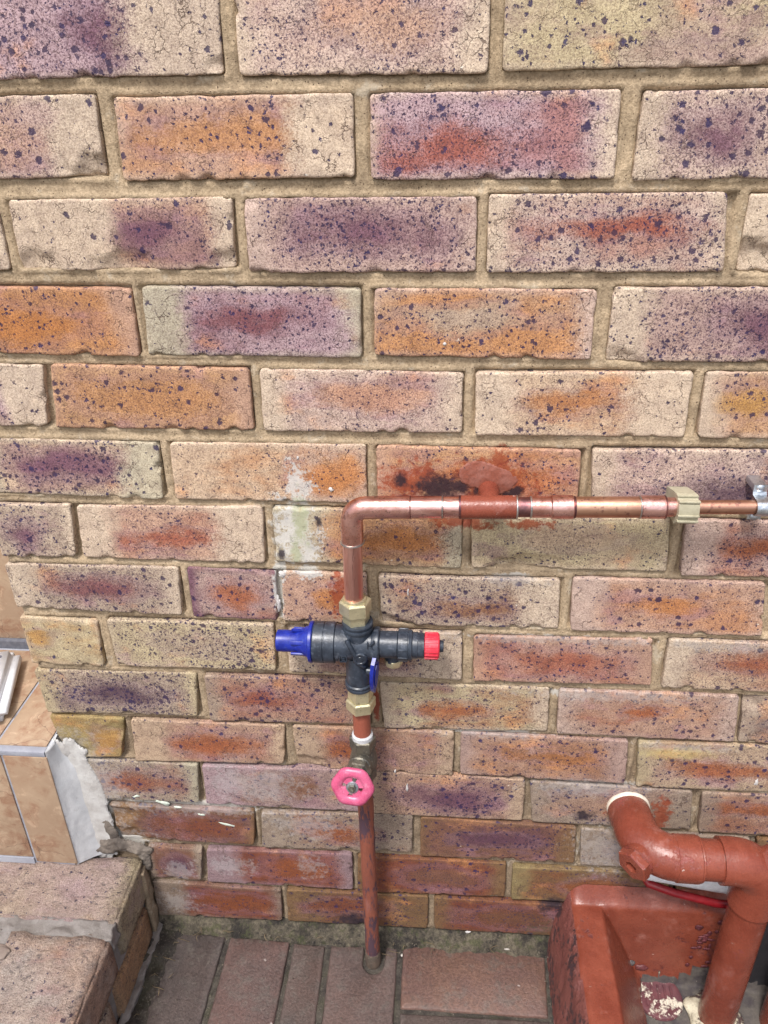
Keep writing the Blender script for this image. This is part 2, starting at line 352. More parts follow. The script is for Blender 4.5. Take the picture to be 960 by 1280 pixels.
M_BEIGE = plastic_mat('beige_plastic', (.36,.33,.23), (.42,.39,.28), .5, dust=(.26,.24,.17))
M_REDPIPE = paint_mat('red_oxide_gloss', (.170,.038,.022), (.225,.056,.033), .24, lin(126,62,54), .60, scale=18, pale=(.36,.17,.145), bumpk=.4, bd=.0035)
M_REDCONC = paint_mat('red_oxide_on_concrete', (.165,.038,.022), (.215,.055,.032), .27, lin(96,50,48), .60, 20, .45, pale=(.33,.14,.11), bd=.003)
M_REDROUGH = paint_mat('red_oxide_on_rough_concrete', (.15,.042,.034), (.20,.062,.048), .6, lin(66,42,46), .55, 30, .9, pale=(.33,.16,.15), bd=.008)
M_STEELPIPE = paint_mat('flaking_red_oxide', (.20,.060,.038), (.25,.08,.048), .5, lin(74,54,64), .53, 16, .5, pale=(.34,.18,.17), along=True)
M_WHITEPVC = plastic_mat('white_pvc', (.60,.62,.64), (.72,.73,.74), .45, dust=(.42,.42,.40))
M_HOSE = plastic_mat('red_hose', (.19,.006,.010), (.24,.009,.014), .4)
M_WHITEBOX = plastic_mat('white_plastic', (.68,.71,.76), (.74,.77,.81), .4, dust=(.55,.58,.64))
M_DARKGAP = plastic_mat('dark_grout', (.10,.105,.13), (.14,.145,.17), .8)
def tile_mat():
    g = G('marbled_tile'); p = g.v_('ADD', g.co, g.v_('SCALE', g.noise(g.co, 18, 4, .6, col=True), scale=.05))
    n = g.noise(p, 16, 5, .6); v = g.vor(p, 17, 'DISTANCE_TO_EDGE').outputs['Distance']
    col = g.mix(g.ss(n, .3, .7), lin(150,126,104), lin(168,146,122))
    col = g.mix(g.m_('MULTIPLY', g.ss(g.noise(p, 26, 5, .7), .45, .68), .8), col, lin(134,98,76))
    col = g.mix(g.m_('MULTIPLY', g.ss(g.noise(g.v_('ADD', p, (3, 1, 7)), 40, 5, .7), .52, .70), .6), col, lin(196,170,144))
    col = g.mix(g.m_('MULTIPLY', g.m_('MULTIPLY', g.ss(v, .02, .002), g.ss(n, .50, .60)), .6), col, lin(92,66,54))
    col = g.mix(g.m_('MULTIPLY', g.ss(g.noise(g.co, 300, 3, .7), .6, .75), .3), col, lin(120,92,76))
    return g.fin(col, g.m_('MULTIPLY_ADD', n, .2, .28), g.bump(n, .08, .002))
M_TILE = tile_mat()
def base_mat():
    g = G('grimy_mortar'); p = g.co; n = g.noise(p, 26, 6, .75); f = g.noise(p, 240, 4, .8); b = g.noise(g.v_('ADD', p, (4, 2, 9)), 55, 5, .75)
    col = g.mix(g.ss(n, .36, .62), lin(42,38,34), lin(100,92,78)); col = g.mix(g.m_('MULTIPLY', g.ss(b, .52, .62), .7), col, lin(70,72,46)); col = g.mix(g.m_('MULTIPLY', g.ss(b, .44, .36), .8), col, lin(36,32,32))
    col = g.mix(1.0, col, g.mix(g.ss(f, .3, .7), (.55,.55,.55,1), (1.3,1.3,1.28,1)), 'MULTIPLY')
    return g.fin(col, .95, g.bump(g.m_('ADD', g.m_('MULTIPLY', n, .8), f), 1.0, .004))
def plaster_mat(name, c0, c1, bs=.6):
    g = G(name); n = g.noise(g.co, 30, 6, .7); f = g.noise(g.co, 420, 4, .8)
    col = g.mix(g.ss(n, .3, .7), c0, c1); col = g.mix(g.m_('MULTIPLY', g.ss(g.noise(g.co, 75, 4, .7), .62, .72), .5), col, lin(120,112,104))
    return g.fin(col, .85, g.bump(g.m_('ADD', g.m_('MULTIPLY', n, .7), g.m_('MULTIPLY', f, .6)), bs, .003))
M_PLASTER = plaster_mat('white_plaster', lin(196,197,198), lin(176,178,181), .25); M_GROUT = plaster_mat('tile_grout', lin(160,162,170), lin(140,142,152), .3)
M_STEPMORTAR = plaster_mat('step_mortar', lin(138,132,128), lin(112,105,99), 1.0)
def paver_mat():
    g = G('clay_paver'); off = g.attr('seedv', 'OBJECT', 'Vector'); p = g.v_('ADD', g.co, off)
    n = g.noise(p, 12, 5, .65); f = g.noise(p, 260, 4, .75); m = g.noise(p, 45, 5, .7)
    col = g.mix(g.ss(n, .3, .7), g.attr('base', 'OBJECT', 'Color'), g.attr('core', 'OBJECT', 'Color'))
    col = g.mix(g.m_('MULTIPLY', g.ss(m, .5, .66), .5), col, lin(96,90,84)); col = g.mix(1.0, col, g.mix(g.ss(f, .3, .7), (.66,.65,.65,1), (1.2,1.19,1.18,1)), 'MULTIPLY')
    s = g.vor(g.v_('ADD', p, g.v_('SCALE', g.noise(p, 200, 2, .6, col=True), scale=.006)), 70); c = g.sep(s.outputs['Color'])
    col = g.mix(g.m_('MULTIPLY', g.ss(s.outputs['Distance'], .2, .1), g.m_('LESS_THAN', c[0], .025)), col, lin(150,138,132))
    return g.fin(col, g.m_('MULTIPLY_ADD', m, .5, .28), g.bump(g.m_('ADD', f, g.m_('MULTIPLY', m, .8)), .8, .0018))
M_PAVER = paver_mat()
def soil_mat():
    g = G('damp_soil'); n = g.noise(g.co, 40, 6, .7); f = g.noise(g.co, 300, 4, .75)
    col = g.mix(g.ss(n, .35, .65), lin(46,41,38), lin(82,76,68)); col = g.mix(g.m_('MULTIPLY', g.ss(g.noise(g.co, 22, 4, .6), .5, .66), .6), col, lin(62,61,44))
    col = g.mix(g.m_('MULTIPLY', g.ss(f, .58, .7), .7), col, lin(136,126,112))
    return g.fin(col, .95, g.bump(g.m_('ADD', n, f), .9, .004))
M_SOIL = soil_mat()
def plain(name, a, b, r=.8): return plaster_mat(name, a, b, .4)

# ------------------------------------------------------------ brick wall
WX0, WX1 = -0.541, 1.02
wall = empty('brick_wall', (0, 0, 0), 'speckled multicoloured face brick wall with sandy mortar joints behind the pipes', 'brick wall')
BRICKS = [
(0,-438.8,1291.7,-201.9,1287.9,-204.3,1222.6,-458.8,1221.2,'li pu .3 .1 .45 .8 0 .40 .95 .6 cr'),
(0,-189.4,1287.7,30.7,1284.2,31.8,1219.7,-189.1,1221.7,'lc pk .15 .1 .5 .6 .08 .12 .8 .5 cr'),
(0,43.3,1283.9,272.8,1280.2,278.8,1223.1,44.2,1221.3,'cy lp .9 -.75 .9 .55 0 0 .35 .0 cr'),
(1,-549,1207.4,-326.1,1208.4,-329.1,1139.3,-565.4,1135.1,'lc pk -.1 .0 .6 .8 0 .25 .75 .6 cr'),
(1,-309.3,1205.5,-87.9,1206.4,-88.7,1136.9,-311,1134.9,'pk or -.1 .1 .75 .5 0 .28 .32 .3 cr'),
(1,-72.8,1205.6,148.4,1206.3,151.1,1133.9,-72.9,1134,'li rd -.35 -.35 .75 .5 0 .1 .9 .8 cr'),
(1,167.9,1204.2,378.2,1206.2,391.5,1134.2,167.2,1131.7,'lc pu -.35 .0 .3 .6 .1 .1 .8 .9 cr'),
(2,-677.1,1117.3,-444,1117.6,-444.7,1051.8,-673.5,1049.2,'lc pk 0 0 .5 .5 .2 .3 .5 .3 cr'),
(2,-430.7,1118.3,-208,1120,-211.1,1052.8,-433.2,1050.2,'pk pu .1 .1 .42 .6 .5 .1 .6 .3 cr'),
(2,-196.4,1118.5,26.2,1118.8,28.3,1050,-196.9,1049,'lp pu .1 .1 .6 .6 .1 .05 .9 .4 lc'),
(2,37.3,1120.8,254.7,1121.7,264.3,1050.3,38.4,1049.3,'lc rd .1 .1 .75 .32 .12 .05 .9 1 cr'),
(2,274.3,1119.5,480.6,1121.7,497,1050.6,277,1049.6,'pc pk 0 0 .6 .4 .2 .2 .3 .2 cr'),
(3,-555.1,1035.5,-322,1032.9,-323.6,961.6,-568,964.7,'or od -.2 -.1 .7 .6 0 .12 .35 .2 pk'),
(3,-309.9,1035.3,-85.5,1033.5,-86.6,962.9,-314.6,963.4,'li pr 0 .1 .55 .35 .2 .06 .8 .5 cg'),
(3,-71.8,1034.3,147.2,1033.4,147.9,962.6,-73.2,965.6,'or lg -.15 .1 .65 .42 0 .08 .5 .2 lc'),
(3,163.1,1034.9,378.2,1036.3,388.9,963.3,164.2,960.3,'lp pu .35 .0 .6 .6 .2 .1 .9 .4 cr'),
(4,-668.5,953,-434.5,950.8,-444,880.2,-680.6,879.2,'lp li .1 0 .5 .5 .2 .5 .5 .3 cr'),
(4,-425.2,952.7,-208.1,949.6,-207.7,879.4,-434.1,878.5,'op or 0 .0 .8 .7 0 .1 .45 .2 pk'),
(4,-196,949.7,19.2,947.7,19.8,880.5,-197.9,878.6,'lc po .1 .15 .75 .4 .14 .1 .55 .2 cr'),
(4,32.5,947.8,253.3,951.1,254.6,879.1,34.5,878,'pc ob -.05 .1 .62 .4 .2 .3 .4 .4 cr'),
(4,265.1,951.2,479.7,952.7,493.5,879.7,269.4,879.3,'pk yo -.5 .1 .4 .5 .1 .2 .35 .2 cr'),
(5,-555.4,864.6,-318.6,863,-323.8,791.2,-560.2,794.9,'pc pu .0 .15 .75 .55 .1 .22 .7 .5 cg'),
(5,-305.7,863.3,-84.9,864.5,-84.8,792.1,-308.5,791.6,'pc od .62 .0 .36 .9 0 0 .25 .4 cr'),
(5,-73.4,863.7,149.4,862.3,152,794,-72.9,792.4,'op ru .1 -.1 .8 .6 .06 0 .4 .3 pk'),
(5,161.2,863.4,381.3,865.8,389.9,795.2,168,793.4,'lc dp .35 -.45 .7 .6 .12 .05 .65 .4 cr'),
(6,-675.1,779.2,-438.7,780.9,-445.6,708.8,-678.4,706,'lg pu -.2 -.1 .5 .5 0 .1 .55 .3 cr'),
(6,-431,780.1,-207,784.8,-210.9,707.3,-436.6,707.9,'pk rr .05 -.15 .5 .35 .2 .3 .55 .2 cr'),
(6,-195.8,784,23.9,781.5,25.4,707.3,-197,710,'op od .35 -.1 .6 .5 .3 .08 .45 .5 cg'),
(6,34.9,778.6,256.4,781.6,261.9,710.9,36.6,709.9,'cy pc .0 .2 .5 .4 0 0 .35 .3 cr'),
(6,273.2,780,493.4,780,504.5,708.4,278.8,707.1,'lp ru -.2 .1 .5 .4 .2 .1 .8 .4 lc'),
(7,-540.8,695.3,-319.7,698,-323.5,626.3,-541.1,630.1,'lg pr -.05 .05 .6 .5 .2 .12 .85 .6 cr'),
(7,-308.7,698.3,-198.2,695.2,-201.9,622.6,-309.1,625.7,'lp ru .0 -.1 .7 .6 .1 0 .6 .5 pu'),
(7,-191.2,696.6,-88.1,695.5,-88.9,622.4,-195.7,622.9,'pk od .2 .0 .5 .5 0 0 .4 .3 cr'),
(7,-73.7,693.8,142.4,695.7,145.9,624.9,-70.9,621.9,'lg br .1 -.25 .6 .4 .1 .2 .95 .5 cr'),
(7,156,699.5,375.7,699.5,387.9,623.2,160.6,623.1,'pk od .0 .0 .5 .4 .2 .0 .45 .2 lc'),
(7,389.5,697.8,603.3,697.8,618.9,621.5,401,622.6,'pk ru .0 .0 .5 .4 .2 .0 .45 .2 lc'),
(8,-542.6,615,-436.5,613.1,-441.9,538.7,-544.6,537.9,'cy yo -.55 .15 .4 .4 0 0 .2 .0 cr'),
(8,-425.6,614.8,-207.4,617.5,-210.2,543.1,-423.2,539.6,'cy lg .1 0 .5 .5 0 0 .85 .4 cr'),
(8,-192.4,613.2,29.5,612.7,30.9,539.1,-192.4,541.3,'lc br -.1 -.2 .6 .6 .15 .3 .7 .4 cr'),
(8,43.4,609.6,261.3,614.1,268.8,541.9,46.3,538.5,'pk rr .05 -.1 .7 .6 .06 .06 .45 .2 pk'),
(8,280.4,613.8,502.9,614,513.2,537.7,282.1,538.7,'pc rb .1 .15 .9 .45 .14 0 .7 .5 cr'),
(9,-543.4,528.4,-318,532.6,-325.3,458.5,-537.7,454,'lg dp .05 -.05 .6 .5 .1 .1 .95 .5 cy'),
(9,-308.8,529,-87.9,533.2,-88.5,456.1,-308.5,450.8,'pk rr -.3 .0 .5 .4 .1 .1 .7 .4 lg'),
(9,-75.4,529.8,143.2,531.6,147.4,456.9,-70.2,451.4,'cy ru -.1 -.1 .4 .4 .1 .1 .5 .5 cr'),
(9,155.5,529.6,379.6,530.7,387.6,452.8,159.1,454.7,'pk ru .0 .1 .2 .3 .1 .1 .4 .2 lc'),
(9,385.4,531,605.2,530.9,618.7,452.9,392.6,453.1,'lg dp .0 .0 .5 .5 .1 0 .8 .4 lg'),
(10,-537.9,448.2,-430.4,448.3,-446.6,375.2,-526.9,368.6,'yl yo .45 -.1 .4 .5 0 0 .06 .0 yl'),
(10,-421.7,445.9,-205.6,448,-212.1,376.1,-426.6,368.7,'pk ru .15 -.1 .7 .55 .28 .1 .4 .3 pc'),
(10,-195.8,447.1,24.2,449.7,24.3,368.4,-193.1,371.2,'pk ru -.35 -.05 .5 .5 .2 .1 .45 .2 pc'),
(10,32.8,448.8,253.4,447.6,258.1,370.2,34.1,372.1,'pk ob .1 .05 .6 .3 .1 .1 .4 .3 lp'),
(10,266.9,447,491.3,447.9,502.4,365.7,273.8,365.2,'pc ru -.1 -.1 .6 .4 .1 .0 .45 .3 cy'),
(11,-509.9,365,-336.9,368.1,-344.4,290.6,-510.9,287.2,'lg rb -.15 -.1 .8 .5 .1 .1 .6 .4 cg'),
(11,-331.4,365.4,-106.1,370.6,-107.3,287.8,-333.9,288,'lp br .2 .0 .4 .6 .25 .1 .5 .3 li'),
(11,-96,369.7,124.3,367.4,125.5,286.8,-95.7,285.3,'pk pu .1 -.1 .6 .5 .1 .1 .65 .5 pc'),
(11,131.1,364.8,350,361.3,359.2,286.4,139.2,284.6,'lg pk -.2 .0 .5 .6 .1 .15 .45 .2 lg'),
(11,362.9,360.6,589.2,361.2,603.4,281,370.9,282.5,'pk ru -.2 .25 .7 .3 .1 .0 .5 .3 lg'),
(12,-486.1,275.5,-263.2,279.8,-270.1,205.4,-479.6,201.4,'br rb .2 -.1 .7 .6 .2 .05 .4 .3 bo'),
(12,-252.8,275.5,-30.9,286.8,-31.8,206.8,-258.2,201,'lg ru .15 -.05 .4 .5 .2 .1 .4 .4 lg'),
(12,-19.3,282.7,201.6,279.4,206.8,203.5,-19.8,199,'bp pu -.1 .0 .5 .4 .05 .1 .45 .4 bo'),
(12,209.7,276.7,443.3,275,453.4,201.6,215.4,199,'lg bo .0 .0 .6 .6 .1 .1 .2 .2 lg'),
(12,453.3,274.1,681.6,274.2,691.9,203.1,463.4,202.4,'br rb .0 .0 .6 .6 .1 .1 .3 .2 bo'),
(13,-438.9,188.4,-353.6,188,-362.5,117,-445.3,115.6,'bp pu .1 .0 .5 .6 .1 .1 .3 .2 lg'),
(13,-346.1,188.6,-122,196,-123.4,115.2,-352.6,114,'rb ru .35 .0 .6 .6 .25 .1 .3 .3 li'),
(13,-113.6,193.1,108.4,193.6,110.3,119.1,-116.1,110.1,'rb bp .1 .0 .6 .6 .1 .1 .4 .3 bo'),
(13,118,189.1,346.5,190.7,353.2,117,120.3,114.4,'bo ru .2 .0 .5 .6 .1 .1 .3 .2 yl'),
(13,356.9,189.9,585.9,188.6,597.9,117.6,363.6,118,'br rb .0 .0 .6 .6 .1 .1 .3 .2 bo'),
(14,-444.2,106.1,-237.5,103.1,-240.4,30,-446.5,22.7,'rb ru .25 .0 .7 .6 .28 .05 .3 .3 lg'),
(14,-228.4,105.9,-6.8,108.6,-5.8,30.5,-231.4,28.9,'bo rb -.1 .1 .6 .5 .1 .1 .5 .3 bo'),
(14,3.1,107.6,227.3,105.3,232.4,31.9,4.4,31.5,'rb br .1 .0 .7 .6 .1 .1 .5 .4 bo'),
(14,237.2,102.5,462.4,102.9,472.5,32.2,242.4,30.9,'rb br .1 .0 .7 .6 .1 .1 .5 .4 bo'),
]

BLOBS=[
('red',-31.0,820.7,34.0,19.1),
('red',-20.3,830.9,12.5,11.9),
('red',52.9,818.7,40.5,24.1),
('red',63.0,844.4,10.4,21.5),
('red',44.5,847.8,5.2,4.8),
('red',-121.2,666.6,10.8,28.6),
('red',21.5,771.0,30.9,8.4),
('red',98.7,770.0,26.9,5.2),
('red',261.3,319.3,15.2,22.2),
('red',314.5,313.6,10.8,28.6),
('red',-80.3,493.0,4.2,33.6),
('dark',-142.5,766.4,3.8,6.4),
('dark',-189.3,721.5,3.9,9.0),
('dark',-4.0,813.4,23.3,17.2),
('dark',20.1,815.9,12.5,11.0),
('dark',42.5,812.5,7.1,8.0),
('dark',78.2,809.3,12.4,8.0),
('dark',210.3,302.8,13.2,9.6),
('dark',-47.1,822.4,7.2,8.0),
('dark',182.4,108.8,16.7,18.9),
('dark',-127.1,40.9,23.2,16.2),
('cement',-162.0,813.7,14.7,26.8),
('cement',-171.7,752.8,24.7,39.8),
('cement',-157.2,724.7,13.5,15.7),
('cement',-197.5,666.2,5.0,43.5),
('cement',-193.1,696.5,8.8,11.5),
('cement',-158.9,696.5,13.7,9.2),
('white',-244.1,334.9,41.9,25.9),
('white',-296.1,339.4,21.1,29.2),
('white',-185.2,257.0,35.7,20.6),
('white',251.4,236.5,38.1,37.6),
('white',-395.0,133.1,18.1,19.2),
('white',-316.2,154.6,30.4,15.0),
('white',-184.8,160.1,14.9,18.5),
('white',-409.4,58.4,24.0,18.3),
('white',85.4,693.7,28.1,6.8),
('white',341.3,606.8,56.0,6.0),
('white',149.4,608.0,105.5,4.9),
('white',217.6,522.2,89.0,6.6),
('white',320.7,438.9,50.7,5.7),
('white',79.5,450.1,62.9,5.7),
('white',215.4,358.2,64.1,12.3),
('white',-362.9,277.6,108.6,10.2),
('white',-496.8,309.7,31.8,68.4),
('white',-517.4,266.5,32.5,71.0),
('white',-492.7,198.6,51.1,22.0),
('white',-518.6,380.0,26.3,28.6),
('green',-163.2,765.9,8.5,28.1),
('green',-171.7,724.3,5.8,15.7),
('yellow',317.1,428.6,40.8,8.6),
('moss',77.1,16.4,112.3,12.2),
('moss',176.7,30.4,29.6,28.1),
('moss',-312.8,2.6,119.6,16.8),
('moss',-115.3,5.5,77.7,16.6),
]
DRIPS=[
('d',-438.5,297.2,11.0,4.2,-20),
('d',-400.3,286.7,21.9,5.9,20),
('d',-378.5,278.2,8.5,3.4,10),
('d',-308.5,247.7,24.4,5.2,12),
('d',-343.9,265.5,9.8,4.3,8),
('d',-38.1,672.0,1.9,10.5,0),
('d',-39.0,340.9,2.8,14.2,0),
('d',-55.7,372.4,2.2,6.1,0),
('d',-0.5,978.0,3.3,4.2,0),
('d',429.0,383.2,4.1,13.3,0),
('d',-191.5,692.0,5.9,8.1,0),
('d',-198.9,648.3,4.0,19.4,0),
('d',-125.6,808.5,4.6,4.1,30),
('d',-161.6,847.5,2.7,4.9,0),
('d',57.7,28.7,7.5,4.0,0),
]

def stains(x, z):
    """fields of paint, cement wash, scorch and moss over the wall face, metres in"""
    o = {}
    for k in ('red', 'cement', 'white', 'dark', 'green', 'yellow', 'moss'):
        f = np.zeros_like(x)
        for (kk, bx, bz, rx, rz) in BLOBS:
            if kk != k: continue
            d = np.sqrt(((x*1000-bx)/rx)**2 + ((z*1000-bz)/rz)**2); f = np.maximum(f, np.clip(1.0 - .5*d, 0, 1))
        o[k] = f
    return o
def put_attr(o, x, z):
    for k, f in stains(x, z).items():
        if f.max() > .02:
            a = o.data.attributes.new(k, 'FLOAT', 'POINT'); a.data.foreach_set('value', f.astype(np.float32))
def style_props(o, sty, hl, hh, seed, grime_shade=1.0):
    s = sty.split(); f = [float(a) for a in s[2:10]]; dk = lambda k: tuple(c*grime_shade for c in PAL[k])
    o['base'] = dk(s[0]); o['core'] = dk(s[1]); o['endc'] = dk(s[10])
    o['k1'] = (f[0], f[1], f[2]); o['k2'] = (f[3], f[4], f[5]); o['k3'] = (f[6], f[7], 0.0); o['k4'] = (hl, hh, 0.0)
    r = random.Random(seed); o['seedv'] = (r.uniform(0, 50), r.uniform(0, 50), r.uniform(0, 50))
BLOCKED = []
def brick(quad, sty, seed, fine=True, chips=None, mat=None, depth=.10, proud=0.0):
    (x0, z0), (x1, z1), (x2, z2), (x3, z3) = quad        # TL TR BR BL, metres, on the face y = 0
    r = random.Random(seed*7+3)
    L = (x1+x2-x0-x3)/2; H = (z0+z1-z2-z3)/2; st = .0036 if fine else .011
    def axis(n, len_):
        e = [0, .0012/len_, .003/len_, .0055/len_]; mid = np.linspace(.009/len_, 1-.009/len_, max(3, int(n)))
        return np.array(e + list(mid) + [1-a for a in e[::-1]])
    S_, T_ = np.meshgrid(axis(L/st, L), axis(H/st, H)); ny, nx = S_.shape
    X = (1-T_)*((1-S_)*x0+S_*x1) + T_*((1-S_)*x3+S_*x2); Z = (1-T_)*((1-S_)*z0+S_*z1) + T_*((1-S_)*z3+S_*z2)
    dl, dr, dt, db = S_*L, (1-S_)*L, T_*H, (1-T_)*H
    sx, sz = seed*3.17, seed*1.91
    amp = .0012
    nb = lambda a, b: fbm(X*95+a+sx, Z*95+b+sz, 0, 4)
    fall = lambda d: np.exp(-(d/.007)**2)
    X = X + amp*(nb(1, 2)*fall(dl) + nb(9, 4)*fall(dr)); Z = Z + amp*(nb(4, 8)*fall(dt) + 1.25*nb(6, 1)*fall(db))
    e = np.minimum(np.minimum(dl, dr), np.minimum(dt, db))
    rr = .0011 + .0007*fbm(X*40+sx, Z*40+sz, 2.0, 2); q = np.clip(rr-e, 0, rr)
    Y = rr - np.sqrt(np.maximum(rr*rr-q*q, 0))
    # corners worn round
    cx_, cz_ = np.minimum(dl, dr), np.minimum(dt, db); rc = .0042
    cd = np.sqrt(np.clip(rc-cx_, 0, rc)**2 + np.clip(rc-cz_, 0, rc)**2) - rc
    pull = np.clip(cd, 0, .006); X = X + np.where(dl < dr, 1, -1)*pull*.75; Z = Z + np.where(dt < db, -1, 1)*pull*.75; Y = Y + pull*.5
    # chips knocked off the arrises, mostly the lower one
    for _ in range(r.randint(3, 7)):
        cs = r.uniform(0, L); side = r.random(); rad = r.uniform(.0010, .0040); dp = r.uniform(.002, .008)
        if side < .6: dist = np.hypot((dl-cs)*.6, db)
        elif side < .8: dist = np.hypot((dl-cs)*.6, dt)
        elif side < .9: dist = np.hypot(dl, (dt-cs*H/L)*.7)
        else: dist = np.hypot(dr, (dt-cs*H/L)*.7)
        dist = dist + rad*.5*fbm(X*190+sx, Z*190, 1.0, 3)
        Y = Y + dp*np.clip(1.25-dist/rad, 0, 1)**.5
    for (cs, ct, rad, dp) in (chips or []):
        dist = np.hypot((S_-cs)*L*.55, (T_-ct)*H) + rad*.45*fbm(X*130+sx, Z*130, 1.0, 3); k = np.clip(1.3-dist/rad, 0, 1)
        Y = Y + dp*k**.6
    tx, tz = r.uniform(-.0016, .0016), r.uniform(-.0008, .0008)
    Y = Y + .0005*fbm(X*25+sx, Z*25+sz, 3.0, 2) + .00035*fbm(X*120+sx, Z*120+sz, 5.0, 2) + (S_-.5)*tx + (T_-.5)*tz - proud
    V = np.stack([X, Y, Z], -1).reshape(-1, 3).tolist(); F = []
    for j in range(ny-1):
        for i in range(nx-1): a = j*nx+i; F.append((a, a+nx, a+nx+1, a+1))
    nf = len(F)
    ring = [i for i in range(nx)] + [j*nx+nx-1 for j in range(1, ny)] + [(ny-1)*nx+i for i in range(nx-2, -1, -1)] + [j*nx for j in range(ny-2, 0, -1)]
    n0 = len(V)
    for y in (.016, depth):
        for i in ring: V.append((V[i][0], y, V[i][2]))
    n = len(ring)
    for i in range(n):
        j = (i+1) % n
        F.append((ring[i], ring[j], n0+j, n0+i)); F.append((n0+i, n0+j, n0+n+j, n0+n+i))
    F.append(tuple(n0+n+i for i in range(n)))
    cx, cz = (x0+x1+x2+x3)/4, (z0+z1+z2+z3)/4
    o = link('brick', V, F, mat or M_BRICK, wall, None, (cx, 0, cz))
    o.data.polygons.foreach_set('use_smooth', [k < nf for k in range(len(F))])
    style_props(o, sty, L/2, H/2, seed, random.Random(seed).uniform(.93, 1.05)*(1-.46*min(1, max(0, (.70-cz)/.6))))  # lower courses darker: dirt plus shade painted into the brick colours
    if fine:
        A = np.array(V); put_attr(o, A[:, 0], A[:, 2])
    BLOCKED.append((min(x0, x3), max(x1, x2), (z2+z3)/2, (z0+z1)/2))
    return o
CHIPS = {0: [(1.0, .9, .006, .004)], 3: [(1.0, 1.0, .016, .007)], 7: [(0, .95, .018, .007)], 8: [(.06, 1, .016, .006), (.5, 1, .016, .006), (.98, .95, .012, .005)], 11: [(0, .9, .022, .008), (.3, .1, .008, .003)],
         28: [(.28, 1.0, .018, .006), (.2, 1, .012, .005)], 9: [(.0, .03, .006, .003)], 6: [(.94, .08, .010, .004), (1, .05, .008, .004)], 15: [(.02, 1, .012, .005)], 33: [(0, 1, .015, .006)], 38: [(0, .0, .02, .009)], 45: [(0, .1, .015, .006)],
         46: [(0, .8, .016, .006), (1, .3, .012, .004)], 48: [(0, 1, .02, .008)], 56: [(0, .3, .016, .007), (.05, 1, .02, .007)]}
last = {}; first = {}
for i, b in enumerate(BRICKS):
    row, v, sty = b[0], [a/1000 for a in b[1:9]], b[9]
    qd = [[v[0], v[1]], [v[2], v[3]], [v[4], v[5]], [v[6], v[7]]]
    for c_ in qd: c_[0] = max(c_[0], WX0)
    # the end of the wall: worn arris
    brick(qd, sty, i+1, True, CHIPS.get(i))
    last[row] = max(last.get(row, -9), max(qd[1][0], qd[2][0])); first[row] = min(first.get(row, 9), qd[0][0])
STY = ['%s %s %.2f %.2f %.2f %.2f %.2f %.2f %.2f %.2f cr' % (rnd.choice(['li', 'lc', 'pk', 'pc', 'op', 'lg', 'cy']), rnd.choice(['pu', 'ru', 'or', 'pr', 'rr', 'od']), rnd.uniform(-.4, .4), rnd.uniform(-.2, .2), rnd.uniform(.4, .8), rnd.uniform(.3, .6), rnd.choice([0, .1, .2]), rnd.choice([0, .1, .3]), rnd.uniform(.3, .9), rnd.uniform(.1, .6)) for _ in range(24)]
for row in range(-4, 15):                                   # the wall goes on beyond the frame, above and to the right
    zt = 1.2865 - row*.08455; zb = zt - .0733
    x = last.get(row)
    if x is None: x = WX0 - .010 + (0 if row % 2 else -.116)
    k = 0
    if row == 0: brick([[WX0, zt], [-.449, zt+.001], [-.462, zb], [WX0, zb]], STY[3], 500)
    while x < WX1:
        a, b2 = x+.0105, min(x+.0105+.222, WX1); 
        a2 = max(a, WX0)
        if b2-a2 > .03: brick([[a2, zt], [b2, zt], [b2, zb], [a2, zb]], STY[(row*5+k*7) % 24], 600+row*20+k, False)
        x = x+.2325; k += 1
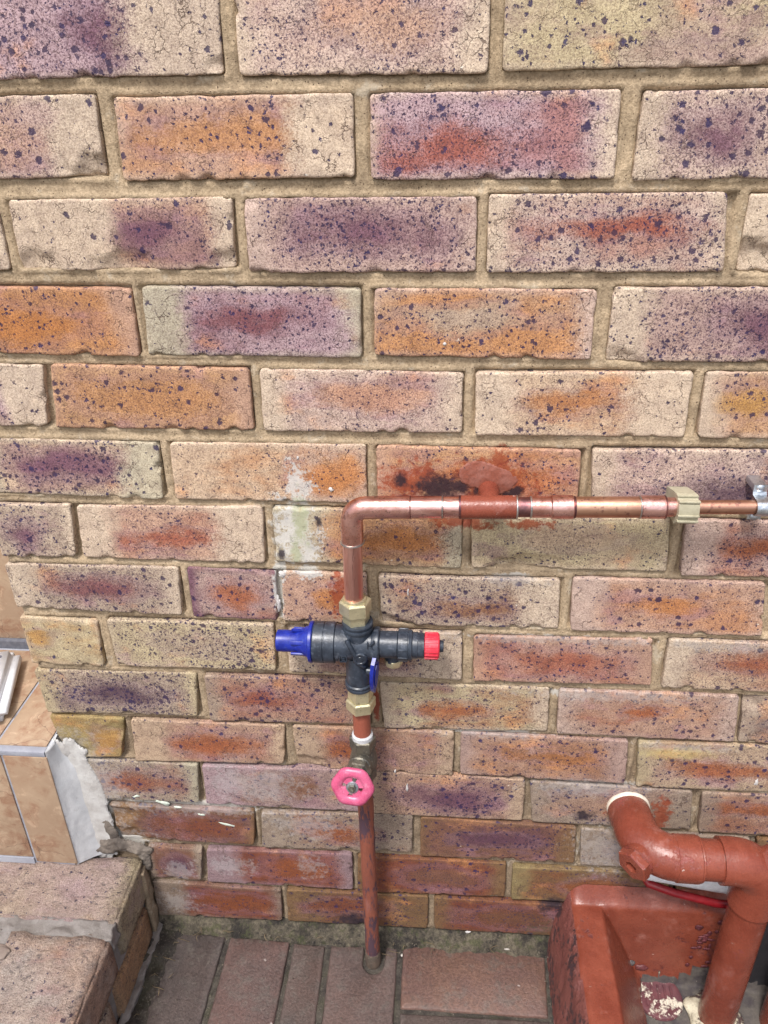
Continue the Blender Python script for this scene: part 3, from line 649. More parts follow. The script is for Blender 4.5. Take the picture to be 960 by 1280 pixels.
# mortar: one rough sheet, recessed between the bricks, hollowed by the pointing tool
def mortar_sheet():
    st = .0034; xs = np.arange(WX0+.006, .62, st); xs = np.concatenate([xs, np.arange(.62, WX1-.003, .012)]); zs = np.concatenate([np.arange(-.03, 1.31, st), np.arange(1.31, 1.61, .012)])
    X, Z = np.meshgrid(xs, zs); D = np.full(X.shape, .02)
    for (a, b, c, d) in BLOCKED:
        i0, i1 = np.searchsorted(xs, [a-.02, b+.02]); j0, j1 = np.searchsorted(zs, [c-.02, d+.02])
        x_, z_ = X[j0:j1, i0:i1], Z[j0:j1, i0:i1]
        dx = np.maximum(np.maximum(a-x_, x_-b), 0); dz = np.maximum(np.maximum(c-z_, z_-d), 0)
        inside = (dx == 0) & (dz == 0)
        dd = np.hypot(dx, dz); dd = np.where(inside, -.001, dd)
        D[j0:j1, i0:i1] = np.minimum(D[j0:j1, i0:i1], dd)
    low = np.clip((.62-Z)/.35, 0, 1)                          # lower joints were raked deeper and less neatly
    Y = .0047 + .0034*low - (.0030+.0012*low)*np.exp(-(np.maximum(D, 0)/.0018)) - .0030*np.clip(fbm(X*30, Z*30, 12, 3)-.18, 0, .4) + .0013*fbm(X*45, Z*70, 0, 3) + .0009*fbm(X*170, Z*170, 3, 3) + .0022*low*fbm(X*14, Z*22, 8, 2)
    hid = D < 0; Y = np.where(hid, np.maximum(Y, .0100), Y)
    Z = Z + .0008*fbm(X*60, Z*60, 4, 2)
    ny, nx = X.shape; V = np.stack([X, Y, Z], -1).reshape(-1, 3).tolist(); F = []
    for j in range(ny-1):
        for i in range(nx-1): a = j*nx+i; F.append((a, a+1, a+nx+1, a+nx))
    n0 = len(V); bx = [(0, 0), (nx-1, 0), (nx-1, ny-1), (0, ny-1)]
    ring = list(range(nx)) + [j*nx+nx-1 for j in range(1, ny)] + [(ny-1)*nx+i for i in range(nx-2, -1, -1)] + [j*nx for j in range(ny-2, 0, -1)]
    for i in ring: V.append((V[i][0], .22, V[i][2]))
    n = len(ring)
    for i in range(n): j = (i+1) % n; F.append((ring[j], ring[i], n0+i, n0+j))
    F.append(tuple(n0+i for i in range(n))[::-1])
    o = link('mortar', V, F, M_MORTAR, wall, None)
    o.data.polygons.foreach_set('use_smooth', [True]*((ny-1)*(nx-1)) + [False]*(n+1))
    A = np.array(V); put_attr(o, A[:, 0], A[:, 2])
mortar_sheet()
# dribbles of pale paint and cement stuck to the face
M_DRIP = plain('dried_paint', lin(196,204,190), lin(170,178,166)); M_DRIPW = plain('dried_cement', lin(200,196,192), lin(176,172,170))
for i, (k, x, z, rx, rz, an) in enumerate(DRIPS):
    c, s = math.cos(math.radians(-an)), math.sin(math.radians(-an)); m = MB(); n = 22; V = []; F = []
    for j in range(n):
        t = 2*math.pi*j/n; q = 1 + .8*float(fbm(math.cos(t)*2.4+i*7, math.sin(t)*2.4, 0, 3)); a, b = math.cos(t)*rx*q*.60, math.sin(t)*rz*q*.55
        for rr, yy in ((1, .0005), (.7, -.0010)): V.append(((x+(a*c-b*s)*rr)/1000, yy, (z+(a*s+b*c)*rr)/1000))
    V.append((x/1000, -.0015, z/1000))
    for j in range(n): j2 = (j+1) % n; F += [(2*j, 2*j2, 2*j2+1, 2*j+1), (2*j+1, 2*j2+1, 2*n)]
    m.add(V, F).build('paint_drip', M_DRIP if i in (0, 1, 2, 3, 4) else M_DRIPW, wall, 180)
def lump(name, c, r, mat, parent, seed=0, rough=.35, freq=30, sub=4, smooth=180):
    bm = bmesh.new(); bmesh.ops.create_icosphere(bm, subdivisions=sub, radius=1)
    P = np.array([v.co for v in bm.verts]); k = 1 + rough*fbm(P[:, 0]*1.7+seed*5.3, P[:, 1]*1.7, P[:, 2]*1.7+seed, 4)
    V = P*k[:, None]*np.array(r) + np.array(c); F = [tuple(v.index for v in f.verts) for f in bm.faces]; bm.free()
    return link(name, V, F, mat, parent, smooth)
def smear(name, cx, cz, rx, rz, h, mat, parent, seed=0, st=.0016, ang=0.0, rag=.55, fr=32, lumpy=.5):
    """a trowelled or dropped patch lying on the wall face: thick in the middle, thin ragged edges"""
    X, Z = np.meshgrid(np.arange(cx-rx*1.6, cx+rx*1.6, st), np.arange(cz-rz*1.6, cz+rz*1.6, st)); c, s_ = math.cos(ang), math.sin(ang)
    u = ((X-cx)*c+(Z-cz)*s_)/rx; v = (-(X-cx)*s_+(Z-cz)*c)/rz
    d = np.sqrt(u*u+v*v) + rag*fbm(X*fr+seed*3.3, Z*fr+seed, 0, 4)
    H = h*np.clip(1.05-d, 0, 1)**.6*(1+lumpy*fbm(X*90, Z*90, seed, 3)) + min(.0008, .44*lumpy*h)*fbm(X*330, Z*330, seed, 3)*(d < 1)
    ny, nx = X.shape; keep = d < 1.03
    V = np.stack([X, -H+.0006*(d > .97)*3, Z], -1).reshape(-1, 3); F = []
    for j in range(ny-1):
        for i in range(nx-1):
            if keep[j, i] and keep[j+1, i] and keep[j, i+1] and keep[j+1, i+1]: a = j*nx+i; F.append((a, a+1, a+nx+1, a+nx))
    used = sorted({i for f in F for i in f}); ix = {a: b for b, a in enumerate(used)}
    return link(name, V[used], [tuple(ix[i] for i in f) for f in F], mat, parent, 180)
smear('mortar_patch', .053, .827, .034, .019, .0020, paint_mat('painted_mortar', (.24,.070,.042), (.29,.115,.085), .6, lin(96,66,66), .60, 45, .9, pale=(.30,.14,.115)), wall, 3)

# ------------------------------------------------------------ copper pipe on the wall
PY = -.038
cp = empty('copper_pipe', (-.098, PY, .67), 'bright copper pipe rising from the valve to an elbow, then running right along the wall', 'copper pipe')
hz = lambda x: .8065 + (x+.098)*.0265                         # the run climbs slightly to the right
hp = lambda x: Vector((x, PY, hz(x)))
R22 = .0110; RS = .0126
MB().cyl((-.0995, PY, .655), (-.0985, PY, .776), R22, 40).build('pipe', M_COPPER_UP, cp)
e0, e1 = Vector((-.0983, PY, .768)), hp(-.085)
pts = [(-.0985, PY, .766)] + arc((-.0815, PY, .7895), .0170, math.pi, math.pi/2, (1, 0, 0), (0, 0, 1), 12) + [hp(-.070)]
MB().tube([(-.0985, PY, .764), (-.0985, PY, .780)] + [Vector(p) for p in pts[1:-1]] + [hp(-.066), hp(-.034)], RS, 36).build('elbow', M_COPPER, cp)
MB().lathe([(0, R22), (.0008, RS+.0012), (.0024, RS+.0010), (.0032, R22)], (-.0985, PY, .7615), (0, 0, 1), 36).build('solder_ring', M_SOLDER, cp)
def run(name, xa, xb, r, mat, bev=.0006): return MB().cyl(hp(xa), hp(xb), r, 40, bev).build(name, mat, cp)
run('pipe', -.036, .022, R22+.0002, M_COPPER)
run('coupling', -.0335, .0005, RS-.0002, M_COPPER_ALONG); run('solder_ring', .0000, .0016, RS+.0001, M_SOLDER); run('solder_ring', -.0345, -.0333, RS+.0002, M_COPPER_DARK)
run('pipe_end', .0016, .020, R22+.0008, M_COPPER_ALONG)
run('solder_ring', .0185, .0212, RS+.0003, M_COPPER_DARK)
tee = run('tee', .0205, .080, RS+.0003, M_REDPIPE)
MB().cyl((.052, PY+.002, hz(.052)), (.052, .012, hz(.052)+.003), .0118, 32).build('tee_branch', M_REDPIPE, tee)
run('solder_ring', .0795, .0815, RS+.0006, M_SOLDER)
run('pipe', .081, .096, R22, M_COPPER_DARK); run('solder_ring', .0945, .0965, R22+.0010, M_SOLDER)
run('reducer', .096, .117, R22+.0006, M_COPPER)
run('coupling', .116, .141, RS+.0004, M_COPPER, .0016); run('solder_ring', .1405, .1425, R22+.0012, M_COPPER_DARK)
run('pipe', .140, .211, R22+.0005, M_COPPER_OLD)
run('coupling', .2095, .2355, RS-.0001, M_COPPER, .0014); run('solder_ring', .2085, .2100, RS+.0002, M_SOLDER); run('solder_ring', .2345, .2360, RS+.0003, M_COPPER_DARK)
run('pipe', .235, .2475, R22-.0006, M_COPPER)
run('pipe', .247, 1.010, .0076, M_COPPER_OLD)
# the beige snap-on clip: a block with a curved saddle, ridges and a back plate against the wall
x0, x1 = .2455, .2665
cl = empty('pipe_clip', (.256, 0, hz(.256)), 'beige plastic snap clip around the copper pipe where it gets thinner', 'pipe clip')
o_ = [( -.0445, .012), (-.052, .010), (-.0545, 0), (-.052, -.010), (-.0445, -.0165), (-.022, -.0175), (-.001, -.0175), (-.001, .0060), (-.024, .0125), (-.036, .0150)]
MB().prism(o_, x0, x1, lambda a, b, d: (d, a, hz(.256)+b)).build('clip_body', M_BEIGE, cl, 30)
for k, (yy, zz) in enumerate(((-.050, .0125), (-.0535, -.0020), (-.053, -.0085), (-.040, .0145))):
    MB().box((x0-.0004, yy-.0026, hz(.256)+zz-.0010), (x1+.0004, yy+.0026, hz(.256)+zz+.0010), .0006).build('ridge', M_BEIGE, cl)
# galvanised saddle
sdl = empty('pipe_saddle', (.334, 0, hz(.334)), 'shiny galvanised steel saddle strap screwed over the thin copper pipe end', 'pipe saddle')
zc = hz(.334); pr = [(-.0005, .029), (-.004, .020), (-.004, .020)]
path = [(-.026, .0205), (-.026, .0125), (-.0275, .0095)] + [(PY - .0092*math.sin(math.radians(t)), .0092*math.cos(math.radians(t))) for t in range(20, 161, 14)] + [(-.0275, -.0095), (-.026, -.0135), (-.026, -.0205)]
th = .0014; V = []; F = []
for a, b in path:
    for xx in (.3265, .3405):
        for tt in (0, th): V.append((xx, a-tt, zc+b))
n = len(path)
for i in range(n-1):
    a, b = 4*i, 4*i+4
    F += [(a, a+2, b+2, b), (a+1, b+1, b+3, a+3), (a, b, b+1, a+1), (a+2, a+3, b+3, b+2)]
F += [(0, 1, 3, 2), (4*n-4, 4*n-2, 4*n-1, 4*n-3)]
MB().add(V, F).build('strap', M_ZINC, sdl, 25)
MB().box((.3270, -.0262, zc-.0190), (.3400, -.001, zc-.0150), .0008).build('foot', M_ZINC, sdl); MB().box((.3270, -.0262, zc+.0125), (.3400, -.001, zc+.0195), .0008).build('foot', M_ZINC, sdl)
scw = MB().lathe([(0, .0045), (.0010, .0044), (.0022, .0030), (.0026, .0001)], (.3335, -.0272, zc+.0165), (0, -1, 0), 20).build('screw', M_ZINC, sdl)
MB().box((.3308, -.0302, zc+.0161), (.3362, -.0294, zc+.0169)).build('slot', M_DARKGAP, scw)
MB().lathe([(0, .0045), (.0010, .0044), (.0022, .0030), (.0026, .0001)], (.3335, -.0272, zc-.0172), (0, -1, 0), 20).build('screw', M_ZINC, sdl)

# ------------------------------------------------------------ pressure control valve
vx = -.0965
pv = empty('pressure_valve', (vx, PY, .62), 'black water pressure valve with blue cap at left and red cap at right', 'water valve')
VZ = .6215
lx = lambda prof, x0, seg=40, z=VZ: MB().lathe(prof, (x0, PY, z), (1, 0, 0), seg)
# horizontal body
body = lx([(0, .0235), (.0015, .0250), (.013, .0252), (.0135, .0243), (.0145, .0243), (.0150, .0252), (.0265, .0250), (.0275, .0225), (.036, .0220), (.050, .0198), (.060, .0195), (.0745, .0195), (.0765, .0180), (.0775, .016)], -.1500).build('body', M_BLACK, pv, 30)
col_ = lx([(0, .0240), (.0008, .0252), (.0040, .0252), (.0050, .0238)], -.1550); col_.build('cap_collar', M_BLUE, pv, 30)
lx([(0, .0120), (.0010, .0132), (.024, .0136), (.030, .0160), (.0375, .0190), (.0405, .0200)], -.1950, 48).build('blue_cap', M_BLUE, pv, 40)
for k in range(6):
    t = k*math.pi/3; MB().box((-.0108, -.0022, .0150), (.0100, .0022, .0178), .0008, Matrix.Translation((-.1655, PY, VZ)) @ Matrix.Rotation(t, 4, 'X')).build('grip_rib', M_BLUE, pv)
# vertical ports
MB().lathe([(0, .0170), (.008, .0172), (.012, .0160), (.018, .0150), (.022, .0150)], (vx, PY, .633), (0, 0, 1), 36).build('upper_port', M_BLACK, pv, 30)
MB().lathe([(0, .0150), (.001, .0182), (.0035, .0186), (.0050, .0182), (.0052, .0170), (.0070, .0170), (.0072, .0182), (.0095, .0186), (.0110, .0180), (.0115, .0145)], (vx+.0005, PY, .6440), (0, 0, 1), 40).build('socket_ring', M_BLACK, pv, 30)
MB().lathe([(0, .0158), (.020, .0160), (.0205, .0160), (.040, .0165)], (vx, PY, .566), (0, 0, 1), 36).build('lower_port', M_BLACK, pv, 30)
MB().lathe([(0, .0150), (.0015, .0170), (.004, .0176), (.0055, .0172), (.0058, .0164), (.0068, .0164), (.0070, .0174), (.0095, .0176), (.011, .0160)], (vx, PY, .5545), (0, 0, 1), 40).build('socket_ring', M_BLACK, pv, 30)
# diagonal strainer chamber facing forward and down
boss = Vector((.10, -.99, -.06)).normalized(); bc = Vector((-.0925, PY-.0150, .6140))
MB().lathe([(0, .0088), (.0058, .0086), (.0066, .0078), (.0067, .0060), (.0060, .0055), (.0060, .0038), (.0066, .0034), (.0068, .0001)], bc, boss, 32).build('emblem', M_BLACK, pv, 28)
MB().tube([(-.1075, PY-.0175, .6385), (-.1035, PY-.0195, .6300), (-.0990, PY-.0200, .6200), (-.0930, PY-.0178, .6050), (-.0880, PY-.0150, .5990)], .0030, 14).build('diagonal_rib', M_BLACK, pv, 60)
MB().lathe([(0, .0198), (.004, .0212), (.008, .0212), (.0095, .0200)], (-.0795, PY, VZ), (1, 0, 0), 40).build('body_flange', M_BLACK, pv, 30)
# raised moulding on the front of the body: three bars, a square badge and flow arrow
fy = PY - .0226
for k in range(3): MB().box((-.1235+k*.0019, fy-.0006, .6095), (-.1225+k*.0019, fy+.004, .6170), .0002, Matrix.Translation((0, .0016, .0006))).build('moulded_bar', M_BLACK, pv)
for lo, hi in (((-.1165, .6095), (-.1157, .6190)), ((-.1085, .6095), (-.1077, .6190)), ((-.1165, .6182), (-.1077, .6190)), ((-.1165, .6095), (-.1077, .6103)), ((-.1140, .6118), (-.1102, .6126)), ((-.1140, .6140), (-.1102, .6148)), ((-.1140, .6118), (-.1132, .6168))):
    MB().box((lo[0], fy+.0002, lo[1]), (hi[0], fy+.006, hi[1]), .0002).build('moulded_badge', M_BLACK, pv)
for dz, rot in ((0, .9), (0, -.9), (0, 0)):
    MB().box((-.0042, -.0007, -.0005), (.0042, .004, .0005), .0002, Matrix.Translation((-.0800+(.0 if rot else -.0030), PY-.0199, .6330)) @ Matrix.Rotation(rot if rot else math.pi/2, 4, 'Y') @ Matrix.Translation((.0036 if rot else 0, 0, 0))).build('moulded_arrow', M_BLACK, pv)
# right arm: safety relief
lx([(0, .0150), (.0010, .0162), (.0225, .0164), (.0235, .0150)], -.0715).build('relief_body', M_BLACK, pv, 30)
lx([(0, .0130), (.002, .0130)], -.0735).build('joint_ring', M_DARKGAP, pv, 30)
lx([(0, .0165), (.0010, .0188), (.0120, .0192), (.0125, .0184), (.0135, .0184), (.0140, .0188), (.0170, .0182), (.0180, .0165)], -.0485).build('union_nut', M_BLACK, pv, 30)
for k in range(10):
    t = k*math.pi/5; MB().box((-.0055, -.0012, .0180), (.0055, .0012, .0199), .0004, Matrix.Translation((-.0415, PY, VZ)) @ Matrix.Rotation(t, 4, 'X')).build('nut_rib', M_BLACK, pv)
lx([(0, .0160), (.0060, .0160), (.0065, .0154), (.0135, .0150), (.0140, .0145)], -.0305).build('relief_neck', M_BLACK, pv, 30)
rc = lx([(0, .0138), (.0010, .0156), (.0165, .0156), (.0180, .0140), (.0182, .0080)], -.0165, 48).build('red_cap', M_RED, pv, 30)
for k in range(18):
    t = k*2*math.pi/18; MB().box((-.0078, -.0010, .0146), (.0078, .0010, .01645), .0004, Matrix.Translation((-.0082, PY, VZ)) @ Matrix.Rotation(t, 4, 'X')).build('rib', M_RED, rc)
lx([(0, .0075), (.0045, .0070), (.0050, .0060)], .0015).build('spindle_tip', M_BLACK, pv)
# drain under the relief arm
MB().lathe([(0, .0100), (.010, .0105), (.016, .0105)], (-.0545, PY+.003, .5965), (0, 0, 1), 28).build('drain_stub', M_BLACK, pv, 30)
MB().lathe([(0, .0075), (.003, .0105), (.007, .0118), (.0120, .0118), (.0130, .0105)], (-.0540, PY+.004, .5865), (0, 0, 1), 8).build('drain_nut', M_BRASS, pv, 20)
# blue isolating lever: a thin wing seen nearly edge on
o_ = [(.004, .028), (.011, .022), (.014, .010), (.013, -.004), (.008, -.020), (.002, -.027), (-.005, -.020), (-.009, -.004), (-.009, .012), (-.004, .024)]
tilt = Matrix.Translation((-.0755, PY-.016, .5885)) @ Matrix.Rotation(math.radians(-13), 4, 'Z') @ Matrix.Rotation(math.radians(3), 4, 'Y')
m_ = MB().prism(o_, -.0022, .0022, lambda a, b, d: tilt @ Vector((d, -a, b))); lev = m_.build('lever', M_BLUE, pv, 30)
m_ = MB().prism([(a*.62+.001, b*.62) for a, b in o_], -.0034, .0034, lambda a, b, d: tilt @ Vector((d, -a, b))); m_.build('lever_rib', M_BLUE, lev, 30)
MB().cyl((-.086, PY-.012, .590), (-.0745, PY-.013, .590), .0050, 20).build('lever_spindle', M_BLACK, pv)
# brass compression nuts
MB().hexn((vx-.0015, PY, .6665), (0, 0, 1), .0192, .0185, .26).build('compression_nut', M_BRASS, pv, 20)
MB().lathe([(0, .0140), (.003, .0135)], (vx-.002, PY, .6850), (0, 0, 1), 32).build('olive', M_BRASS, pv)
MB().hexn((vx-.0010, PY, .6475), (0, 0, 1), .0160, .0200, .26).build('nipple', M_BRASS, pv, 20)
MB().hexn((vx+.0010, PY, .5360), (0, 0, 1), .0160, .0215, .26).build('nipple', M_BRASS, pv, 20)
MB().hexn((vx+.0010, PY, .5200), (0, 0, 1), .0190, .0165, .26).build('compression_nut', M_BRASS, pv, 20)

# ------------------------------------------------------------ painted supply pipe and the gate valve on it
sp_ = empty('supply_pipe', (-.090, PY, 0), 'flaking red brown painted steel pipe from the ground up to the black valve', 'water pipe')
ax_ = lambda z: Vector((-.0905 - (z/.52)*.005, PY, z))
MB().cyl(ax_(.478), ax_(.524), .0112, 36).build('upper_pipe', paint_mat('red_oxide_matt', (.27,.075,.045), (.31,.09,.055), .5, None), sp_)
MB().cyl(ax_(.4745), ax_(.4875), .0109, 36).build('bare_band', M_COPPER_DARK, sp_)
MB().tube([ax_(z) for z in np.linspace(-.03, .425, 24)], [.0108+.0004*math.sin(k*2.1) for k in range(24)], 32).build('lower_pipe', M_STEELPIPE, sp_, 60)
MB().tube([ax_(z) for z in (-.03, .0, .024, .026)], [.0122, .0121, .0119, .0109], 32).build('rusty_sleeve', metal_mat('rusted_steel', (.09,.07,.055), (.14,.10,.075), .7, 70, .6, (.20,.17,.14), .4), sp_, 40)
gv = empty('gate_valve', (-.095, PY, .44), 'small dull brass stop valve with a pink handwheel', 'gate valve')
MB().lathe([(0, .0115), (.002, .0138), (.0075, .0136), (.0095, .0118)], ax_(.4690), (0, 0, 1), 36).build('thread_tape', M_TAPE, gv)
MB().hexn(ax_(.4530), (0, 0, 1), .0172, .0185, .1).build('hex_end', M_OLDBRASS, gv, 20)
gb = MB().lathe([(0, .0130), (.006, .0150), (.014, .0178), (.026, .0180), (.034, .0160), (.042, .0148), (.046, .0150)], ax_(.4100), (0, 0, 1), 36).build('valve_body', M_OLDBRASS, gv, 40)
MB().hexn(ax_(.4000), (0, 0, 1), .0165, .0130, .1).build('hex_end', M_OLDBRASS, gv, 20)
ba = Vector((-.115, -.985, .02)).normalized(); bo = ax_(.4345)+Vector((-.001, 0, .002))
MB().lathe([(0, .0150), (.018, .0150), (.020, .0135)], bo, ba, 32).build('bonnet', M_OLDBRASS, gv, 30)
MB().hexn(bo+ba*.0200, ba, .0165, .0100, .2).build('bonnet_nut', M_OLDBRASS, gv, 20)
MB().lathe([(0, .0115), (.004, .0110), (.006, .0085), (.009, .0080)], bo+ba*.0300, ba, 24).build('gland_nut', M_OLDBRASS, gv, 25)
MB().cyl(bo+ba*.0380, bo+ba*.0600, .0042, 20).build('stem', M_ZINC, gv)
wa = Vector((-.06, -.965, .26)).normalized(); wo = bo+ba*.0540 + Vector((-.0010, 0, .001))
wu = wa.orthogonal().normalized() if False else Vector((1, 0, 0)); wu = (wu - wa*wu.dot(wa)).normalized(); wv = wa.cross(wu)
# handwheel: lobed rim, dished web with four slots, hub
hw = MB(); nS = 60; rim = []
for k in range(nS):
    t = 2*math.pi*k/nS; q = 1 + .035*math.cos(6*t+.4)
    ring_ = []
    for a in range(10):
        s = 2*math.pi*a/10; rr = (.0198 + .0072*math.cos(s))*q; ring_.append(wo + (wu*math.cos(t)+wv*math.sin(t))*rr + wa*(.0050*math.sin(s)))
    rim.append(ring_)
V = [p for r_ in rim for p in r_]; F = [(k*10+a, k*10+(a+1) % 10, ((k+1) % nS)*10+(a+1) % 10, ((k+1) % nS)*10+a) for k in range(nS) for a in range(10)]
wheel = hw.add(V, F).build('handwheel', M_PINK, gv, 180)
for k in range(4):
    t0 = k*math.pi/2 + .55; V = []; F = []
    for i in range(7):
        t = t0 + (i/6-.5)*1.08
        for rr, hh in ((.0055, .0008), (.0148, .0012)):
            for dd in (-.0012, .0012): V.append(wo + (wu*math.cos(t)+wv*math.sin(t))*rr + wa*(hh+dd))
    for i in range(6):
        a, b = 4*i, 4*i+4; F += [(a, a+2, b+2, b), (a+1, b+1, b+3, a+3), (a, b, b+1, a+1), (a+2, a+3, b+3, b+2)]
    F += [(0, 1, 3, 2), (24, 26, 27, 25)]
    MB().add(V, F).build('spoke', M_PINK, wheel, 40)
MB().lathe([(-.004, .0086), (.0015, .0086), (.0032, .0076), (.0034, .0058)], wo, wa, 28).build('hub', M_ZINC, wheel, 30)
MB().hexn(wo+wa*.0030, wa, .0052, .0034, .3).build('wheel_nut', M_OLDBRASS, wheel, 20)
MB().lathe([(0, .0028), (.0030, .0026)], wo+wa*.0055, wa, 16).build('spindle_end', M_OLDBRASS, wheel, 30)

# ------------------------------------------------------------ waste pipe into the gully
WZ, WY, WXE, WXD = .334, -.087, .268, .4190
RP = .0252
wp = empty('waste_pipe', (WXD, WY, 0), 'red brown painted waste pipe from the wall, turning down into the gully', 'waste pipe')
MB().cyl((WXE, .004, WZ-.009), (WXE, -.0070, WZ-.008), .0291, 48, .003).build('wall_collar', plastic_mat('cream_pvc', lin(214,204,188), lin(196,184,166), .5), wp)
pts = [(WXE, .0, WZ-.012), (WXE, -.022, WZ-.007)] + arc((WXE+.045, -.042, WZ), .045, math.pi, 1.5*math.pi, (1, 0, 0), (0, 1, 0), 14) + [(WXE+.050, WY, WZ)]
MB().tube(pts, .0284, 48).build('elbow', M_REDPIPE, wp, 50)
ia = Vector((-.72, -.68, -.12)).normalized(); io = Vector((WXE+.0145, WY+.0145, WZ+.001))
MB().cyl(io, io+ia*.030, .0215, 32).build('access_boss', M_REDPIPE, wp)
cap = MB(); cap.lathe([(0, .0195), (.0015, .0225), (.011, .0225), (.0125, .0205), (.0127, .0088), (.003, .0078), (.0028, .0001)], io+ia*.0300, ia, 6, .2)
ic = cap.build('access_cap', M_REDPIPE, wp, 25)
MB().lathe([(0, .0200), (.0012, .0212), (.0024, .0200)], io+ia*.0285, ia, 32).build('washer', M_REDPIPE, ic)
MB().lathe([(0, .0286), (.001, .0296), (.0285, .0298), (.0300, .0280)], (WXE+.0395, WY, WZ), (1, 0, 0), 48).build('socket', M_REDPIPE, wp, 30)
MB().cyl((WXE+.066, WY, WZ), (.372, WY, WZ), RP+.0004, 48).build('pipe', M_REDPIPE, wp)
MB().lathe([(0, .0280), (.0020, .0288), (.0035, .0280)], (WXE+.0690, WY, WZ), (1, 0, 0), 48).build('socket_lip', M_REDPIPE, wp, 30)
pts = [(.364, WY, WZ), (.376, WY, WZ)] + arc((.381, WY, WZ-.038), .038, math.pi/2, 0, (1, 0, 0), (0, 0, 1), 14) + [(WXD, WY, WZ-.045), (WXD, WY, WZ-.078)]
MB().tube(pts, [.0296]*len(pts), 48).build('bend', M_REDPIPE, wp, 50)
ia2 = Vector((.74, -.10, .66)).normalized(); io2 = Vector((WXD-.011, WY, WZ-.011))
MB().cyl(io2, io2+ia2*.034, .0200, 32).build('access_boss', M_REDPIPE, wp)
MB().lathe([(0, .0178), (.0015, .0205), (.009, .0205), (.0105, .0185), (.0107, .0075), (.004, .0068), (.0038, .0001)], io2+ia2*.034, ia2, 8, .4).build('access_cap', M_REDPIPE, wp, 25)
MB().cyl((WXD, WY, WZ-.074), (WXD+.002, WY-.001, -.06), RP, 48).build('downpipe', M_REDPIPE, wp)
dp2 = empty('drain_pipe', (.512, -.086, 0), 'red brown drain pipe standing in the gully at the right edge, mostly out of frame', 'drain pipe')
MB().cyl((.512, -.086, -.06), (.510, -.086, .215), RP, 48).build('downpipe', M_REDPIPE, dp2)
pts = [(.510, -.086, .190), (.510, -.086, .215)] + arc((.548, -.086, .215), .038, math.pi, math.pi/2, (1, 0, 0), (0, 0, 1), 12) + [(.60, -.086, .253)]
MB().tube(pts, .0292, 40).build('bend', M_REDPIPE, dp2, 50)
MB().cyl((.59, -.086, .253), (.86, -.086, .256), RP, 40).build('pipe', M_REDPIPE, dp2)
pts = [(.85, -.086, .256)] + arc((.86, -.041, .256), .045, -math.pi/2, 0, (1, 0, 0), (0, 1, 0), 10) + [(.905, .004, .256)]
MB().tube(pts, .0284, 40).build('elbow', M_REDPIPE, dp2, 50)
wpp = empty('white_pipe', (.35, -.03, .22), 'thin white plastic pipe lying along the wall behind the red waste pipe', 'plastic pipe')
MB().tube([(.272, -.012, .232), (.285, -.028, .2305), (.34, -.030, .2225), (.40, -.031, .2135), (.5, -.031, .2000), (.75, -.031, .190)], .0095, 24).build('pipe', M_WHITEPVC, wpp, 60)
rh = empty('red_hose', (.35, -.042, .20), 'bright red hose tucked behind the waste pipe above the gully', 'hose')
MB().tube([(.292, -.006, .2150), (.305, -.034, .2125), (.34, -.040, .2040), (.40, -.042, .1890), (.5, -.04, .181), (.75, -.035, .178)], .0058, 20).build('hose', M_HOSE, rh, 60)

